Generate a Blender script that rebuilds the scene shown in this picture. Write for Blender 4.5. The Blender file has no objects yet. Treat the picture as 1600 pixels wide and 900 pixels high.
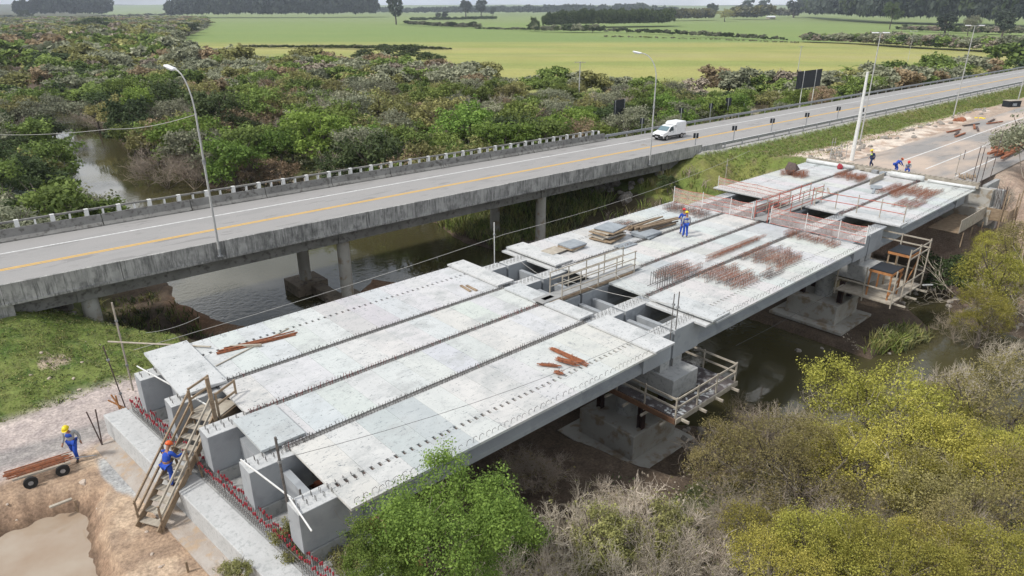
import bpy, math, random
import numpy as np
from mathutils import Vector, Matrix, Euler
R = math.radians
rnd = random.Random(7)
scene = bpy.context.scene
COL = scene.collection

# ------------------------------------------------------------------ camera, sky, sun, exposure
FPX = 1067.0; HOR = 12.0; PITCH = math.atan((450 - HOR) / FPX); AZ = R(48.0); CAMH = 14.0
cd = bpy.data.cameras.new('camera'); cam = bpy.data.objects.new('camera', cd); COL.objects.link(cam)
cd.sensor_width = 36.0; cd.lens = 36.0 * FPX / 1600.0
cd.clip_start = 0.5; cd.clip_end = 20000
cam.location = (0, 0, CAMH)
cam.rotation_euler = (math.pi / 2 - PITCH, 0, AZ - math.pi / 2)
scene.camera = cam

SUN_EL = R(50); SUN_DIR = (-0.93, 0.22)          # where the sun stands, seen from the site
w = bpy.data.worlds.new('World'); scene.world = w; w.use_nodes = True
nt = w.node_tree; nt.nodes.clear()
out = nt.nodes.new('ShaderNodeOutputWorld'); bg = nt.nodes.new('ShaderNodeBackground')
sky = nt.nodes.new('ShaderNodeTexSky'); sky.sky_type = 'NISHITA'; sky.sun_disc = False
sky.sun_elevation = SUN_EL; sky.sun_rotation = math.atan2(SUN_DIR[0], SUN_DIR[1])
sky.air_density = 1.0; sky.dust_density = 1.5; sky.ozone_density = 1.0
tc = nt.nodes.new('ShaderNodeTexCoord'); mp = nt.nodes.new('ShaderNodeMapping'); mp.inputs['Scale'].default_value = (1.0, 1.0, 2.2); mp.inputs['Location'].default_value = (1.7, 0.4, 0)
nz = nt.nodes.new('ShaderNodeTexNoise'); nz.inputs['Scale'].default_value = 2.1; nz.inputs['Detail'].default_value = 7; nz.inputs['Roughness'].default_value = 0.55
cr = nt.nodes.new('ShaderNodeValToRGB'); cr.color_ramp.elements[0].position = 0.36; cr.color_ramp.elements[1].position = 0.56
cr.color_ramp.elements[0].color = (0.18, 0.18, 0.18, 1); cr.color_ramp.elements[1].color = (0.93, 0.93, 0.93, 1)
mx = nt.nodes.new('ShaderNodeMix'); mx.data_type = 'RGBA'
nz2 = nt.nodes.new('ShaderNodeTexNoise'); nz2.inputs['Scale'].default_value = 3.4; nz2.inputs['Detail'].default_value = 5
cr2 = nt.nodes.new('ShaderNodeValToRGB'); cr2.color_ramp.elements[0].position = .40; cr2.color_ramp.elements[1].position = .62
cr2.color_ramp.elements[0].color = (.42, .46, .52, 1); cr2.color_ramp.elements[1].color = (1, 1, 1, 1)
mb2 = nt.nodes.new('ShaderNodeVectorMath'); mb2.operation = 'SCALE'; mb2.inputs['Scale'].default_value = 20.0
nt.links.new(mp.outputs[0], nz2.inputs['Vector']); nt.links.new(nz2.outputs['Fac'], cr2.inputs[0]); nt.links.new(cr2.outputs[0], mb2.inputs[0]); nt.links.new(mb2.outputs[0], mx.inputs[7])
nt.links.new(tc.outputs['Generated'], mp.inputs[0]); nt.links.new(mp.outputs[0], nz.inputs['Vector'])
nt.links.new(nz.outputs['Fac'], cr.inputs[0]); nt.links.new(cr.outputs[0], mx.inputs[0])
nt.links.new(sky.outputs[0], mx.inputs[6]); nt.links.new(mx.outputs[2], bg.inputs[0])
bg.inputs[1].default_value = 0.078
nt.links.new(bg.outputs[0], out.inputs[0])

sd = bpy.data.lights.new('sun', 'SUN'); sd.energy = 3.0; sd.angle = R(7); sd.color = (1.0, 0.96, 0.9)
so = bpy.data.objects.new('sun', sd); COL.objects.link(so)
sv = Vector((SUN_DIR[0] * math.cos(SUN_EL), SUN_DIR[1] * math.cos(SUN_EL), math.sin(SUN_EL) * math.hypot(*SUN_DIR)))
so.rotation_euler = sv.to_track_quat('Z', 'Y').to_euler(); so.location = (0, 0, 60)
scene.view_settings.view_transform = 'Standard'; scene.view_settings.look = 'None'
scene.view_settings.exposure = 0.12; scene.view_settings.gamma = 1.0
scene.cycles.max_bounces = 6; scene.cycles.transparent_max_bounces = 8
scene.cycles.volume_bounces = 0; scene.cycles.volume_step_rate = 5; scene.cycles.volume_max_steps = 32

# ------------------------------------------------------------------ measuring helper: a sight line meets a level
_h = np.array([math.cos(AZ), math.sin(AZ), 0]); _r = np.array([math.sin(AZ), -math.cos(AZ), 0]); _u = np.array([0, 0, 1.0])
_f = _h * math.cos(PITCH) - _u * math.sin(PITCH); _up = _h * math.sin(PITCH) + _u * math.cos(PITCH)
def at(x, y, z=0.0):
    d = _f + (x - 800) / FPX * _r - (y - 450) / FPX * _up
    t = (z - CAMH) / d[2]
    return Vector((t * d[0], t * d[1], z))

# ------------------------------------------------------------------ tagging
def tag(o, label=None, cat=None, group=None, kind=None):
    if label: o['label'] = label
    if cat: o['category'] = cat
    if group: o['group'] = group
    if kind: o['kind'] = kind
    return o
def empty(name, loc, label, cat, group=None):
    o = bpy.data.objects.new(name, None); COL.objects.link(o); o.location = loc
    o.empty_display_size = 0.3
    return tag(o, label, cat, group)
def world_loc(p):
    v = Vector((0, 0, 0))
    while p is not None: v += Vector(p.location); p = p.parent
    return v
def kids(o): return [c for c in bpy.data.objects if c.parent == o]
def clone(src, loc, rz=None, sc=None, label=None, group=None, ch=None):
    r = src.copy(); COL.objects.link(r); r.location = loc
    if rz is not None: r.rotation_euler = (0, 0, rz)
    if sc is not None: r.scale = sc if hasattr(sc, '__len__') else (sc, sc, sc)
    if label: r['label'] = label
    if group: r['group'] = group
    for c0, subs in (ch if ch is not None else [(c, kids(c)) for c in kids(src)]):
        c = c0.copy(); COL.objects.link(c); c.parent = r
        for s0 in subs:
            s = s0.copy(); COL.objects.link(s); s.parent = c
    return r

# ------------------------------------------------------------------ mesh builder
class MB:
    def __init__(s): s.v = []; s.f = []
    def add(s, vs, fs):
        n = len(s.v); s.v += [tuple(v) for v in vs]; s.f += [tuple(i + n for i in f) for f in fs]; return s
    def hexa(s, p):                       # 8 corners: bottom 4, top 4
        return s.add(p, [(3, 2, 1, 0), (4, 5, 6, 7), (0, 1, 5, 4), (1, 2, 6, 5), (2, 3, 7, 6), (3, 0, 4, 7)])
    def box(s, x0, x1, y0, y1, z0, z1):
        return s.hexa([(x0, y0, z0), (x1, y0, z0), (x1, y1, z0), (x0, y1, z0), (x0, y0, z1), (x1, y0, z1), (x1, y1, z1), (x0, y1, z1)])
    def cbox(s, c, sz, rz=0, rx=0, ry=0):
        m = Euler((rx, ry, rz)).to_matrix(); c = Vector(c); hx, hy, hz = sz[0] / 2, sz[1] / 2, sz[2] / 2
        return s.hexa([c + m @ Vector(q) for q in [(-hx, -hy, -hz), (hx, -hy, -hz), (hx, hy, -hz), (-hx, hy, -hz), (-hx, -hy, hz), (hx, -hy, hz), (hx, hy, hz), (-hx, hy, hz)]])
    def beam(s, p, q, wd, ht=None, up=(0, 0, 1)):   # rectangular bar p->q
        ht = wd if ht is None else ht
        p = Vector(p); q = Vector(q); d = (q - p)
        if d.length < 1e-6: return s
        d.normalize(); u = Vector(up)
        if abs(d.dot(u)) > 0.98: u = Vector((1, 0, 0))
        a = d.cross(u).normalized(); b = a.cross(d).normalized()
        a *= wd / 2; b *= ht / 2
        return s.hexa([p - a - b, p + a - b, q + a - b, q - a - b, p - a + b, p + a + b, q + a + b, q - a + b])
    def tube(s, pts, r, n=6, cap=True):
        pts = [Vector(p) for p in pts]; rs = r if hasattr(r, '__len__') else [r] * len(pts)
        vs = []; fs = []
        a0 = None
        for i, p in enumerate(pts):
            d = (pts[min(i + 1, len(pts) - 1)] - pts[max(i - 1, 0)]).normalized()
            if a0 is None:
                u = Vector((0, 0, 1)) if abs(d.z) < 0.9 else Vector((1, 0, 0)); a0 = d.cross(u).normalized()
            a0 = (a0 - d * a0.dot(d)).normalized(); b = d.cross(a0)
            for k in range(n):
                t = 2 * math.pi * k / n; vs.append(p + (a0 * math.cos(t) + b * math.sin(t)) * rs[i])
        for i in range(len(pts) - 1):
            for k in range(n):
                fs.append((i * n + k, i * n + (k + 1) % n, (i + 1) * n + (k + 1) % n, (i + 1) * n + k))
        if cap: fs.append(tuple(reversed(range(n)))); fs.append(tuple((len(pts) - 1) * n + k for k in range(n)))
        return s.add(vs, fs)
    def prism(s, poly, z0, z1):           # polygon in plan
        n = len(poly); vs = [(x, y, z0) for x, y in poly] + [(x, y, z1) for x, y in poly]
        return s.add(vs, [tuple(reversed(range(n))), tuple(range(n, 2 * n))] + [(i, (i + 1) % n, n + (i + 1) % n, n + i) for i in range(n)])
    def extrude(s, prof, p, q, side=None):           # profile (side, up) swept p -> q
        p = Vector(p); q = Vector(q); d = (q - p).normalized(); a = Vector((-d.y, d.x, 0)).normalized() if side is None else Vector(side)
        n = len(prof); vs = [p + a * u + Vector((0, 0, v)) for u, v in prof] + [q + a * u + Vector((0, 0, v)) for u, v in prof]
        return s.add(vs, [tuple(range(n)), tuple(reversed(range(n, 2 * n)))] + [(i, n + i, n + (i + 1) % n, (i + 1) % n) for i in range(n)])
    def ico(s, c, r, jit=0.25, seed=0, sq=(1, 1, 1), sub=1):
        g = random.Random(seed); t = (1 + 5 ** .5) / 2
        vs = [Vector(q).normalized() for q in [(-1, t, 0), (1, t, 0), (-1, -t, 0), (1, -t, 0), (0, -1, t), (0, 1, t), (0, -1, -t), (0, 1, -t), (t, 0, -1), (t, 0, 1), (-t, 0, -1), (-t, 0, 1)]]
        fs = [(0, 11, 5), (0, 5, 1), (0, 1, 7), (0, 7, 10), (0, 10, 11), (1, 5, 9), (5, 11, 4), (11, 10, 2), (10, 7, 6), (7, 1, 8), (3, 9, 4), (3, 4, 2), (3, 2, 6), (3, 6, 8), (3, 8, 9), (4, 9, 5), (2, 4, 11), (6, 2, 10), (8, 6, 7), (9, 8, 1)]
        for _ in range(sub - 1 if sub > 1 else 0):
            mid = {}; nf = []
            def m(a, b):
                k = (min(a, b), max(a, b))
                if k not in mid: vs.append(((vs[a] + vs[b]) / 2).normalized()); mid[k] = len(vs) - 1
                return mid[k]
            for a, b, c2 in fs:
                x, y, z = m(a, b), m(b, c2), m(c2, a); nf += [(a, x, z), (b, y, x), (c2, z, y), (x, y, z)]
            fs = nf
        c = Vector(c)
        return s.add([c + Vector((v.x * sq[0], v.y * sq[1], v.z * sq[2])) * r * (1 + g.uniform(-jit, jit)) for v in vs], fs)
    def build(s, name, mat, parent=None, bevel=0, smooth=False, color=None):
        m = bpy.data.meshes.new(name); off = world_loc(parent) if parent else Vector((0, 0, 0))
        m.from_pydata([tuple(Vector(v) - off) for v in s.v], [], s.f); m.update()
        mats = mat if isinstance(mat, (list, tuple)) else [mat]
        for k in mats: m.materials.append(k)
        o = bpy.data.objects.new(name, m); COL.objects.link(o); o.parent = parent
        if bevel:
            b = o.modifiers.new('bevel', 'BEVEL'); b.width = bevel; b.segments = 1; b.limit_method = 'ANGLE'
        if smooth:
            for p in m.polygons: p.use_smooth = True
        if color: o.color = color
        return o
    def place(s, name, mat, label, cat, group=None, **k):     # a thing that is one mesh, origin at its base centre
        v = np.array([tuple(q) for q in s.v]); c = Vector(((v[:, 0].min() + v[:, 0].max()) / 2, (v[:, 1].min() + v[:, 1].max()) / 2, v[:, 2].min()))
        s.v = [tuple(Vector(q) - c) for q in s.v]
        o = s.build(name, mat, None, **k); o.location = c
        return tag(o, label, cat, group)

# ------------------------------------------------------------------ materials
class NT:
    def __init__(s, name):
        s.m = bpy.data.materials.new(name); s.m.use_nodes = True; s.t = s.m.node_tree; s.b = s.t.nodes['Principled BSDF']
    def n(s, ty, **k):
        o = s.t.nodes.new(ty)
        for a, b in k.items():
            if a in o.inputs: o.inputs[a].default_value = b
            else: setattr(o, a, b)
        return o
    def l(s, a, b): s.t.links.new(a, b)
    def noise(s, scale, detail=4, rough=.55, co='Object', stretch=None, lo=.4, hi=.6):
        c = s.n('ShaderNodeTexCoord'); src = c.outputs[co]
        if co == 'World': pass
        if stretch:
            mpn = s.n('ShaderNodeMapping'); mpn.inputs['Scale'].default_value = stretch; s.l(src, mpn.inputs[0]); src = mpn.outputs[0]
        z = s.n('ShaderNodeTexNoise', Scale=scale, Detail=detail, Roughness=rough); s.l(src, z.inputs['Vector'])
        r = s.n('ShaderNodeMapRange'); r.inputs[1].default_value = lo; r.inputs[2].default_value = hi; s.l(z.outputs['Fac'], r.inputs[0])
        return r.outputs[0]
    def mix(s, fac, a, b, mode='MIX'):
        x = s.n('ShaderNodeMix', data_type='RGBA', blend_type=mode)
        for v, i in ((fac, 0), (a, 6), (b, 7)):
            if hasattr(v, 'links') or hasattr(v, 'is_linked'): s.l(v, x.inputs[i])
            else: x.inputs[i].default_value = v if i == 0 else (tuple(v) + (1,))[:4]
        return x.outputs[2]
    def bump(s, h, strength=.3, dist=.02):
        b = s.n('ShaderNodeBump', Strength=strength, Distance=dist); s.l(h, b.inputs['Height']); s.l(b.outputs[0], s.b.inputs['Normal'])
def geo_pos(t):
    g = t.n('ShaderNodeNewGeometry'); return g.outputs['Position']
def mat_basic(name, c1, c2=None, scale=3, rough=.85, metal=0, bump=.0, stretch=None, lo=.35, hi=.65, c3=None, s3=20, objcol=False, spec=.3):
    t = NT(name); c2 = c2 or tuple(x * .8 for x in c1)
    base = t.mix(t.noise(scale, 5, stretch=stretch, lo=lo, hi=hi), c1, c2)
    if c3: base = t.mix(t.noise(s3, 3, stretch=stretch, lo=.52, hi=.66), base, c3)
    if objcol:
        oi = t.n('ShaderNodeObjectInfo'); base = t.mix(1.0, base, oi.outputs['Color'], 'MULTIPLY')
    t.l(base, t.b.inputs['Base Color']); t.b.inputs['Roughness'].default_value = rough; t.b.inputs['Metallic'].default_value = metal
    t.b.inputs['Specular IOR Level'].default_value = spec
    if bump: t.bump(t.noise(scale * 8, 4), bump, .03)
    return t.m
M = {}
M['concrete'] = mat_basic('concrete_new', (.37, .37, .36), (.29, .295, .29), .9, c3=(.24, .245, .24), s3=5, bump=.15)
M['concrete_top'] = mat_basic('concrete_pale', (.50, .505, .50), (.44, .445, .44), 1.5, c3=(.37, .38, .375), s3=9, bump=.15)
M['girder'] = mat_basic('girder_concrete', (.33, .35, .365), (.285, .30, .315), .8, stretch=(.8, 1, .8), c3=(.26, .275, .29), s3=2, bump=.05)
M['footing'] = mat_basic('footing_concrete', (.42, .41, .38), (.34, .32, .28), .7, c3=(.27, .22, .16), s3=1.6, bump=.15)
M['oldconc'] = mat_basic('old_concrete', (.24, .235, .22), (.17, .165, .155), .8, c3=(.11, .105, .095), s3=3, bump=.2)
M['pilecap'] = mat_basic('stained_concrete', (.24, .20, .155), (.17, .135, .10), .8, c3=(.11, .09, .07), s3=3, bump=.2)
M['steel'] = mat_basic('galvanised_steel', (.36, .37, .38), (.24, .245, .25), 6, rough=.5, metal=.35)
M['pole'] = mat_basic('pale_pole', (.48, .48, .47), (.36, .36, .35), 3, rough=.6)
M['lampwhite'] = mat_basic('lamp_housing', (.75, .76, .78), (.66, .67, .69), 3, rough=.4)
M['rust'] = mat_basic('rust_steel', (.34, .125, .06), (.19, .08, .045), 8, rough=.9)
M['darkrust'] = mat_basic('dark_rebar', (.12, .085, .075), (.07, .055, .05), 8, rough=.8)
M['rebar'] = mat_basic('grey_rebar', (.155, .14, .13), (.09, .085, .08), 8, rough=.7)
M['redtip'] = mat_basic('red_paint', (.36, .035, .05), (.26, .03, .04), 6, rough=.6)
M['wood'] = mat_basic('timber', (.33, .25, .17), (.22, .16, .105), 3, stretch=(1, 1, 4), bump=.1)
M['palewood'] = mat_basic('weathered_timber', (.44, .40, .33), (.31, .27, .22), 3, bump=.1)
M['darkwood'] = mat_basic('dark_ply', (.115, .10, .10), (.07, .06, .06), 2, c3=(.34, .34, .34), s3=3)
M['orangewood'] = mat_basic('orange_timber', (.46, .22, .09), (.34, .15, .06), 3)
M['greysteel'] = mat_basic('grey_sheet', (.30, .33, .35), (.22, .24, .26), 2, rough=.6)
M['black'] = mat_basic('black_board', (.014, .017, .022), (.02, .024, .03), 3, rough=.6)
M['red'] = mat_basic('red_board', (.40, .05, .035), (.3, .04, .03), 3)
M['rope'] = mat_basic('rope', (.45, .44, .41), (.34, .33, .31), 20)
M['wire'] = mat_basic('wire', (.12, .12, .12), (.08, .08, .08), 20)
M['tarp'] = mat_basic('white_tarp', (.66, .67, .66), (.52, .53, .52), 3, bump=.2)
M['rubber'] = mat_basic('rubber', (.02, .02, .02), (.03, .03, .03), 5, rough=.8)
M['rock'] = mat_basic('riprap_rock', (.30, .27, .235), (.19, .17, .15), 2, bump=.3, c3=(.36, .34, .31), s3=3)
M['bark'] = mat_basic('bark', (.13, .11, .09), (.085, .07, .058), 4, stretch=(1, 1, .3), bump=.2)
M['whitepost'] = mat_basic('white_post', (.72, .72, .70), (.6, .6, .58), 5)
# weathered fascia with vertical dark streaks
t = NT('streaked_parapet')
b0 = t.mix(t.noise(.9, 5), (.44, .43, .41), (.31, .305, .29))
b0 = t.mix(t.noise(5.5, 7, .7, stretch=(1.5, 1.5, .12), lo=.49, hi=.66), b0, (.11, .11, .105))
b0 = t.mix(t.noise(1.1, 6, .7, stretch=(1, 1, .8), lo=.48, hi=.68), b0, (.13, .13, .125))
b0 = t.mix(t.noise(8, 5, .6, stretch=(1, 1, .12), lo=.55, hi=.75), b0, (.50, .49, .47))
t.l(b0, t.b.inputs['Base Color']); t.b.inputs['Roughness'].default_value = .9; M['streak'] = t.m
# precast deck slab: tone from the object's own colour, little lifting marks and scuffs
t = NT('precast_slab')
oi = t.n('ShaderNodeObjectInfo')
b0 = t.mix(t.noise(1.3, 5, co='Object', lo=.3, hi=.7), (1, 1, 1), (.88, .89, .9))
b0 = t.mix(1.0, b0, oi.outputs['Color'], 'MULTIPLY')
b0 = t.mix(t.noise(.55, 7, .75, stretch=(1, 1.3, 1), lo=.50, hi=.68), b0, (.37, .38, .375))
b0 = t.mix(t.noise(6.0, 6, .75, stretch=(.6, 1.7, 1), lo=.58, hi=.66), b0, (.17, .19, .20))
b0 = t.mix(t.noise(1.6, 6, .85, stretch=(1.6, .5, 1), lo=.60, hi=.68), b0, (.24, .255, .26))
b0 = t.mix(t.noise(14.0, 3, .6, stretch=(1.0, .6, 1), lo=.66, hi=.70), b0, (.12, .13, .13))
t.l(b0, t.b.inputs['Base Color']); t.b.inputs['Roughness'].default_value = .85; t.bump(t.noise(30, 4), .15, .01)
t.b.inputs['Specular IOR Level'].default_value = .25; M['slab'] = t.m
# asphalt
def asphalt(name, c1, c2, sand=None):
    t = NT(name); ps = geo_pos(t)
    def nz(scale, lo, hi, st=(1, 1, 1), det=5):
        mpn = t.n('ShaderNodeMapping'); mpn.inputs['Scale'].default_value = st; t.l(ps, mpn.inputs[0])
        z = t.n('ShaderNodeTexNoise', Scale=scale, Detail=det, Roughness=.6); t.l(mpn.outputs[0], z.inputs['Vector'])
        r = t.n('ShaderNodeMapRange'); r.inputs[1].default_value = lo; r.inputs[2].default_value = hi; t.l(z.outputs['Fac'], r.inputs[0]); return r.outputs[0]
    b = t.mix(nz(.35, .3, .7, (.25, 1.6, 1)), c1, c2)
    b = t.mix(nz(40, .45, .7), b, tuple(x * .7 for x in c1))
    b = t.mix(nz(.5, .60, .66, (.6, 1, 1), 3), b, tuple(x * .78 for x in c1))
    b = t.mix(nz(1.1, .585, .60, (.12, 1, 1), 6), b, tuple(x * .72 for x in c1))
    b = t.mix(nz(.9, .494, .5, (.5, 1, 1), 8), b, tuple(x * .9 for x in c1))
    if sand:
        b = t.mix(nz(.22, .42, .62, (.35, 1, 1)), b, sand)
    t.l(b, t.b.inputs['Base Color']); t.b.inputs['Roughness'].default_value = .85; t.b.inputs['Specular IOR Level'].default_value = .25
    return t.m
M['asphalt'] = asphalt('worn_asphalt', (.33, .32, .31), (.285, .28, .272))
M['newroad'] = asphalt('sandy_asphalt', (.30, .285, .27), (.26, .25, .24), (.47, .38, .31))
M['paintw'] = mat_basic('road_paint_white', (.72, .72, .71), (.55, .55, .54), 3, c3=(.4, .4, .4), s3=12)
M['painty'] = mat_basic('road_paint_yellow', (.66, .40, .09), (.58, .36, .10), 3, c3=(.5, .32, .12), s3=12)
def flat(name, c, rough=.6, metal=0, spec=.4):
    t = NT(name); t.l(t.mix(t.noise(12, 3), c, tuple(x * .86 for x in c)), t.b.inputs['Base Color'])
    t.b.inputs['Roughness'].default_value = rough; t.b.inputs['Metallic'].default_value = metal; t.b.inputs['Specular IOR Level'].default_value = spec; return t.m
M['blue'] = flat('work_blue', (.02, .075, .42), .85); M['navy'] = flat('work_navy', (.02, .035, .10), .85)
M['greycloth'] = flat('grey_cloth', (.36, .37, .38), .9); M['skin'] = flat('skin', (.33, .17, .11), .6)
M['yellow'] = flat('helmet_yellow', (.80, .62, .02), .35); M['orange'] = flat('helmet_orange', (.75, .13, .03), .4); M['helmred'] = flat('helmet_red', (.6, .03, .03), .4)
M['hivis'] = flat('hivis_lime', (.55, .72, .12), .8); M['boot'] = flat('boot_black', (.03, .025, .02), .7); M['leather'] = flat('tool_belt', (.36, .19, .06), .7)
M['vanwhite'] = flat('van_paint', (.78, .79, .80), .28); M['glass'] = flat('dark_glass', (.02, .03, .035), .08, spec=.6); M['windscreen'] = flat('windscreen_glass', (.10, .17, .20), .08, spec=.8)
M['trim'] = flat('black_trim', (.02, .02, .02), .6); M['rim'] = flat('wheel_rim', (.35, .35, .36), .35, .6); M['headlamp'] = flat('lamp_glass', (.6, .62, .64), .1); M['plate'] = flat('plate_grey', (.4, .4, .42), .5)
# netting: thin pale stuff with red bands, seen through
t = NT('barrier_net')
b0 = t.mix(t.noise(9, 3), (.72, .62, .58), (.60, .47, .43)); t.l(b0, t.b.inputs['Base Color']); t.b.inputs['Roughness'].default_value = .9
tr = t.n('ShaderNodeBsdfTransparent'); ms = t.n('ShaderNodeMixShader'); ms.inputs[0].default_value = .36
t.l(tr.outputs[0], ms.inputs[1]); t.l(t.b.outputs[0], ms.inputs[2]); t.l(ms.outputs[0], t.t.nodes['Material Output'].inputs[0]); M['net'] = t.m
M['netred'] = mat_basic('barrier_red', (.50, .16, .12), (.40, .14, .11), 6)
# water
t = NT('river_water')
t.b.inputs['Base Color'].default_value = (.062, .056, .026, 1); t.b.inputs['Roughness'].default_value = .045; t.b.inputs['IOR'].default_value = 1.45
ps = geo_pos(t)
n1 = t.n('ShaderNodeTexNoise', Scale=2.6, Detail=3, Roughness=.5); t.l(ps, n1.inputs['Vector'])
n2 = t.n('ShaderNodeTexNoise', Scale=.085, Detail=2, Roughness=.5); t.l(ps, n2.inputs['Vector'])
mr = t.n('ShaderNodeMapRange'); mr.inputs[1].default_value = .46; mr.inputs[2].default_value = .60; mr.inputs[3].default_value = .04; mr.inputs[4].default_value = .55; t.l(n2.outputs['Fac'], mr.inputs[0])
bp = t.n('ShaderNodeBump', Distance=.05); t.l(mr.outputs[0], bp.inputs['Strength']); t.l(n1.outputs['Fac'], bp.inputs['Height']); t.l(bp.outputs[0], t.b.inputs['Normal'])
M['water'] = t.m
t = NT('puddle_water'); t.l(t.mix(t.noise(.7, 5, lo=.35, hi=.7), (.30, .225, .16), (.36, .30, .235)), t.b.inputs['Base Color']); t.b.inputs['Roughness'].default_value = .07; t.bump(t.noise(2.5, 2), .06, .02); t.b.inputs['IOR'].default_value = 1.33; M['puddle'] = t.m
# ground: colour attribute plus fine grain
def ground_mat(name, grain=9.0):
    t = NT(name); at_ = t.n('ShaderNodeVertexColor', layer_name='Col'); ps = geo_pos(t)
    def nz(scale, lo, hi, det=6, ro=.65):
        z = t.n('ShaderNodeTexNoise', Scale=scale, Detail=det, Roughness=ro); t.l(ps, z.inputs['Vector'])
        r = t.n('ShaderNodeMapRange'); r.inputs[1].default_value = lo; r.inputs[2].default_value = hi; t.l(z.outputs['Fac'], r.inputs[0]); return r.outputs[0]
    g1 = t.mix(nz(1.7, .3, .7), (.72, .72, .74), (1.25, 1.25, 1.22))
    g2 = t.mix(nz(grain, .3, .7), (.62, .62, .62), (1.36, 1.36, 1.36))
    b = t.mix(1.0, at_.outputs['Color'], g1, 'MULTIPLY'); b = t.mix(1.0, b, g2, 'MULTIPLY')
    t.l(b, t.b.inputs['Base Color']); t.b.inputs['Roughness'].default_value = .95; t.b.inputs['Specular IOR Level'].default_value = .15
    z = t.n('ShaderNodeTexNoise', Scale=grain * .6, Detail=6, Roughness=.7); t.l(ps, z.inputs['Vector'])
    b_ = t.n('ShaderNodeBump', Strength=.7, Distance=.06); t.l(z.outputs['Fac'], b_.inputs['Height']); t.l(b_.outputs[0], t.b.inputs['Normal'])
    return t.m
M['ground'] = ground_mat('ground')

# ------------------------------------------------------------------ numpy noise and shapes
def vnoise(x, y, sc, seed=0):
    x = np.asarray(x) / sc + seed * 17.3; y = np.asarray(y) / sc + seed * 9.1
    xi = np.floor(x).astype(np.int64); yi = np.floor(y).astype(np.int64); fx = x - xi; fy = y - yi
    fx = fx * fx * (3 - 2 * fx); fy = fy * fy * (3 - 2 * fy)
    def hsh(a, b):
        n = (a * 374761393 + b * 668265263 + seed * 974711) & 0x7fffffff
        n = ((n ^ (n >> 13)) * 1274126177) & 0x7fffffff
        return ((n ^ (n >> 16)) & 0xffff) / 65535.0
    return (hsh(xi, yi) * (1 - fx) + hsh(xi + 1, yi) * fx) * (1 - fy) + (hsh(xi, yi + 1) * (1 - fx) + hsh(xi + 1, yi + 1) * fx) * fy
def fbm(x, y, sc, seed=0, o=4):
    s = 0; a = .5; t = 0
    for i in range(o): s = s + a * vnoise(x, y, sc / 2 ** i, seed + i); t += a; a *= .55
    return s / t
def sdist(x, y, poly):                    # signed distance to polygon, negative inside
    x = np.asarray(x, float); y = np.asarray(y, float)
    d = np.full(x.shape, 1e18); ins = np.zeros(x.shape, bool); n = len(poly)
    for i in range(n):
        x0, y0 = poly[i]; x1, y1 = poly[(i + 1) % n]; ex, ey = x1 - x0, y1 - y0
        t = np.clip(((x - x0) * ex + (y - y0) * ey) / (ex * ex + ey * ey + 1e-12), 0, 1)
        d = np.minimum(d, (x - x0 - ex * t) ** 2 + (y - y0 - ey * t) ** 2)
        c = ((y0 <= y) & (y1 > y)) | ((y1 <= y) & (y0 > y))
        xx = x0 + (y - y0) * ex / (ey if abs(ey) > 1e-9 else 1e-9)
        ins ^= c & (x < xx)
    d = np.sqrt(d); return np.where(ins, -d, d)
def sstep(a, b, x): t = np.clip((x - a) / (b - a), 0, 1); return t * t * (3 - 2 * t)
def lerp(a, b, t): return a + (b - a) * t

WATER = -7.12
RIVER = [(40, 420), (27, 230), (20.5, 154), (19, 131), (15, 114), (14.2, 100), (14.2, 89), (14.5, 75), (14.2, 57), (13.2, 53), (14, 48.7), (15.8, 44.9), (18.5, 45.2), (23, 44.4), (27, 47.6), (29, 44.6), (28, 38), (26.8, 30), (27, 22), (28, 17.6), (31, 14), (35, 10.5), (38.5, 6.5), (41, 2), (42, -8), (42, -40),
         (60, -40), (56, -10), (54, 4), (54.6, 9.2), (54.1, 11.2), (55.4, 12.7), (61, 15.4), (61, 17.2), (56.7, 16.6), (54.0, 15.1), (51.5, 12.9), (49.4, 12.2), (45.2, 12.9), (46.4, 14.4), (47.3, 15.6), (45.6, 16.8), (44.0, 20), (43, 24), (42.6, 32), (42.4, 43.5), (39.5, 45), (38.6, 50), (40.5, 57), (35, 70), (29, 86), (28, 95), (27.5, 108), (28.5, 125), (29.5, 146), (31, 230), (50, 420)]
FIELD = [(180, 560), (150, 470), (110, 370), (89, 285), (91, 262), (100, 235), (119, 213), (130, 176), (126, 150), (117, 130), (131, 121), (134, 95), (150, 93), (172, 91), (176, 78), (214, 76), (291, 69), (700, 52), (6000, 40), (6000, 6500), (1000, 6500), (493, 1409), (321, 898)]
def ybar(x): return 42.6 - .031 * np.asarray(x)       # near parapet line of the old road
def yfar(x): return 54.35 - .034 * np.asarray(x)
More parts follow.
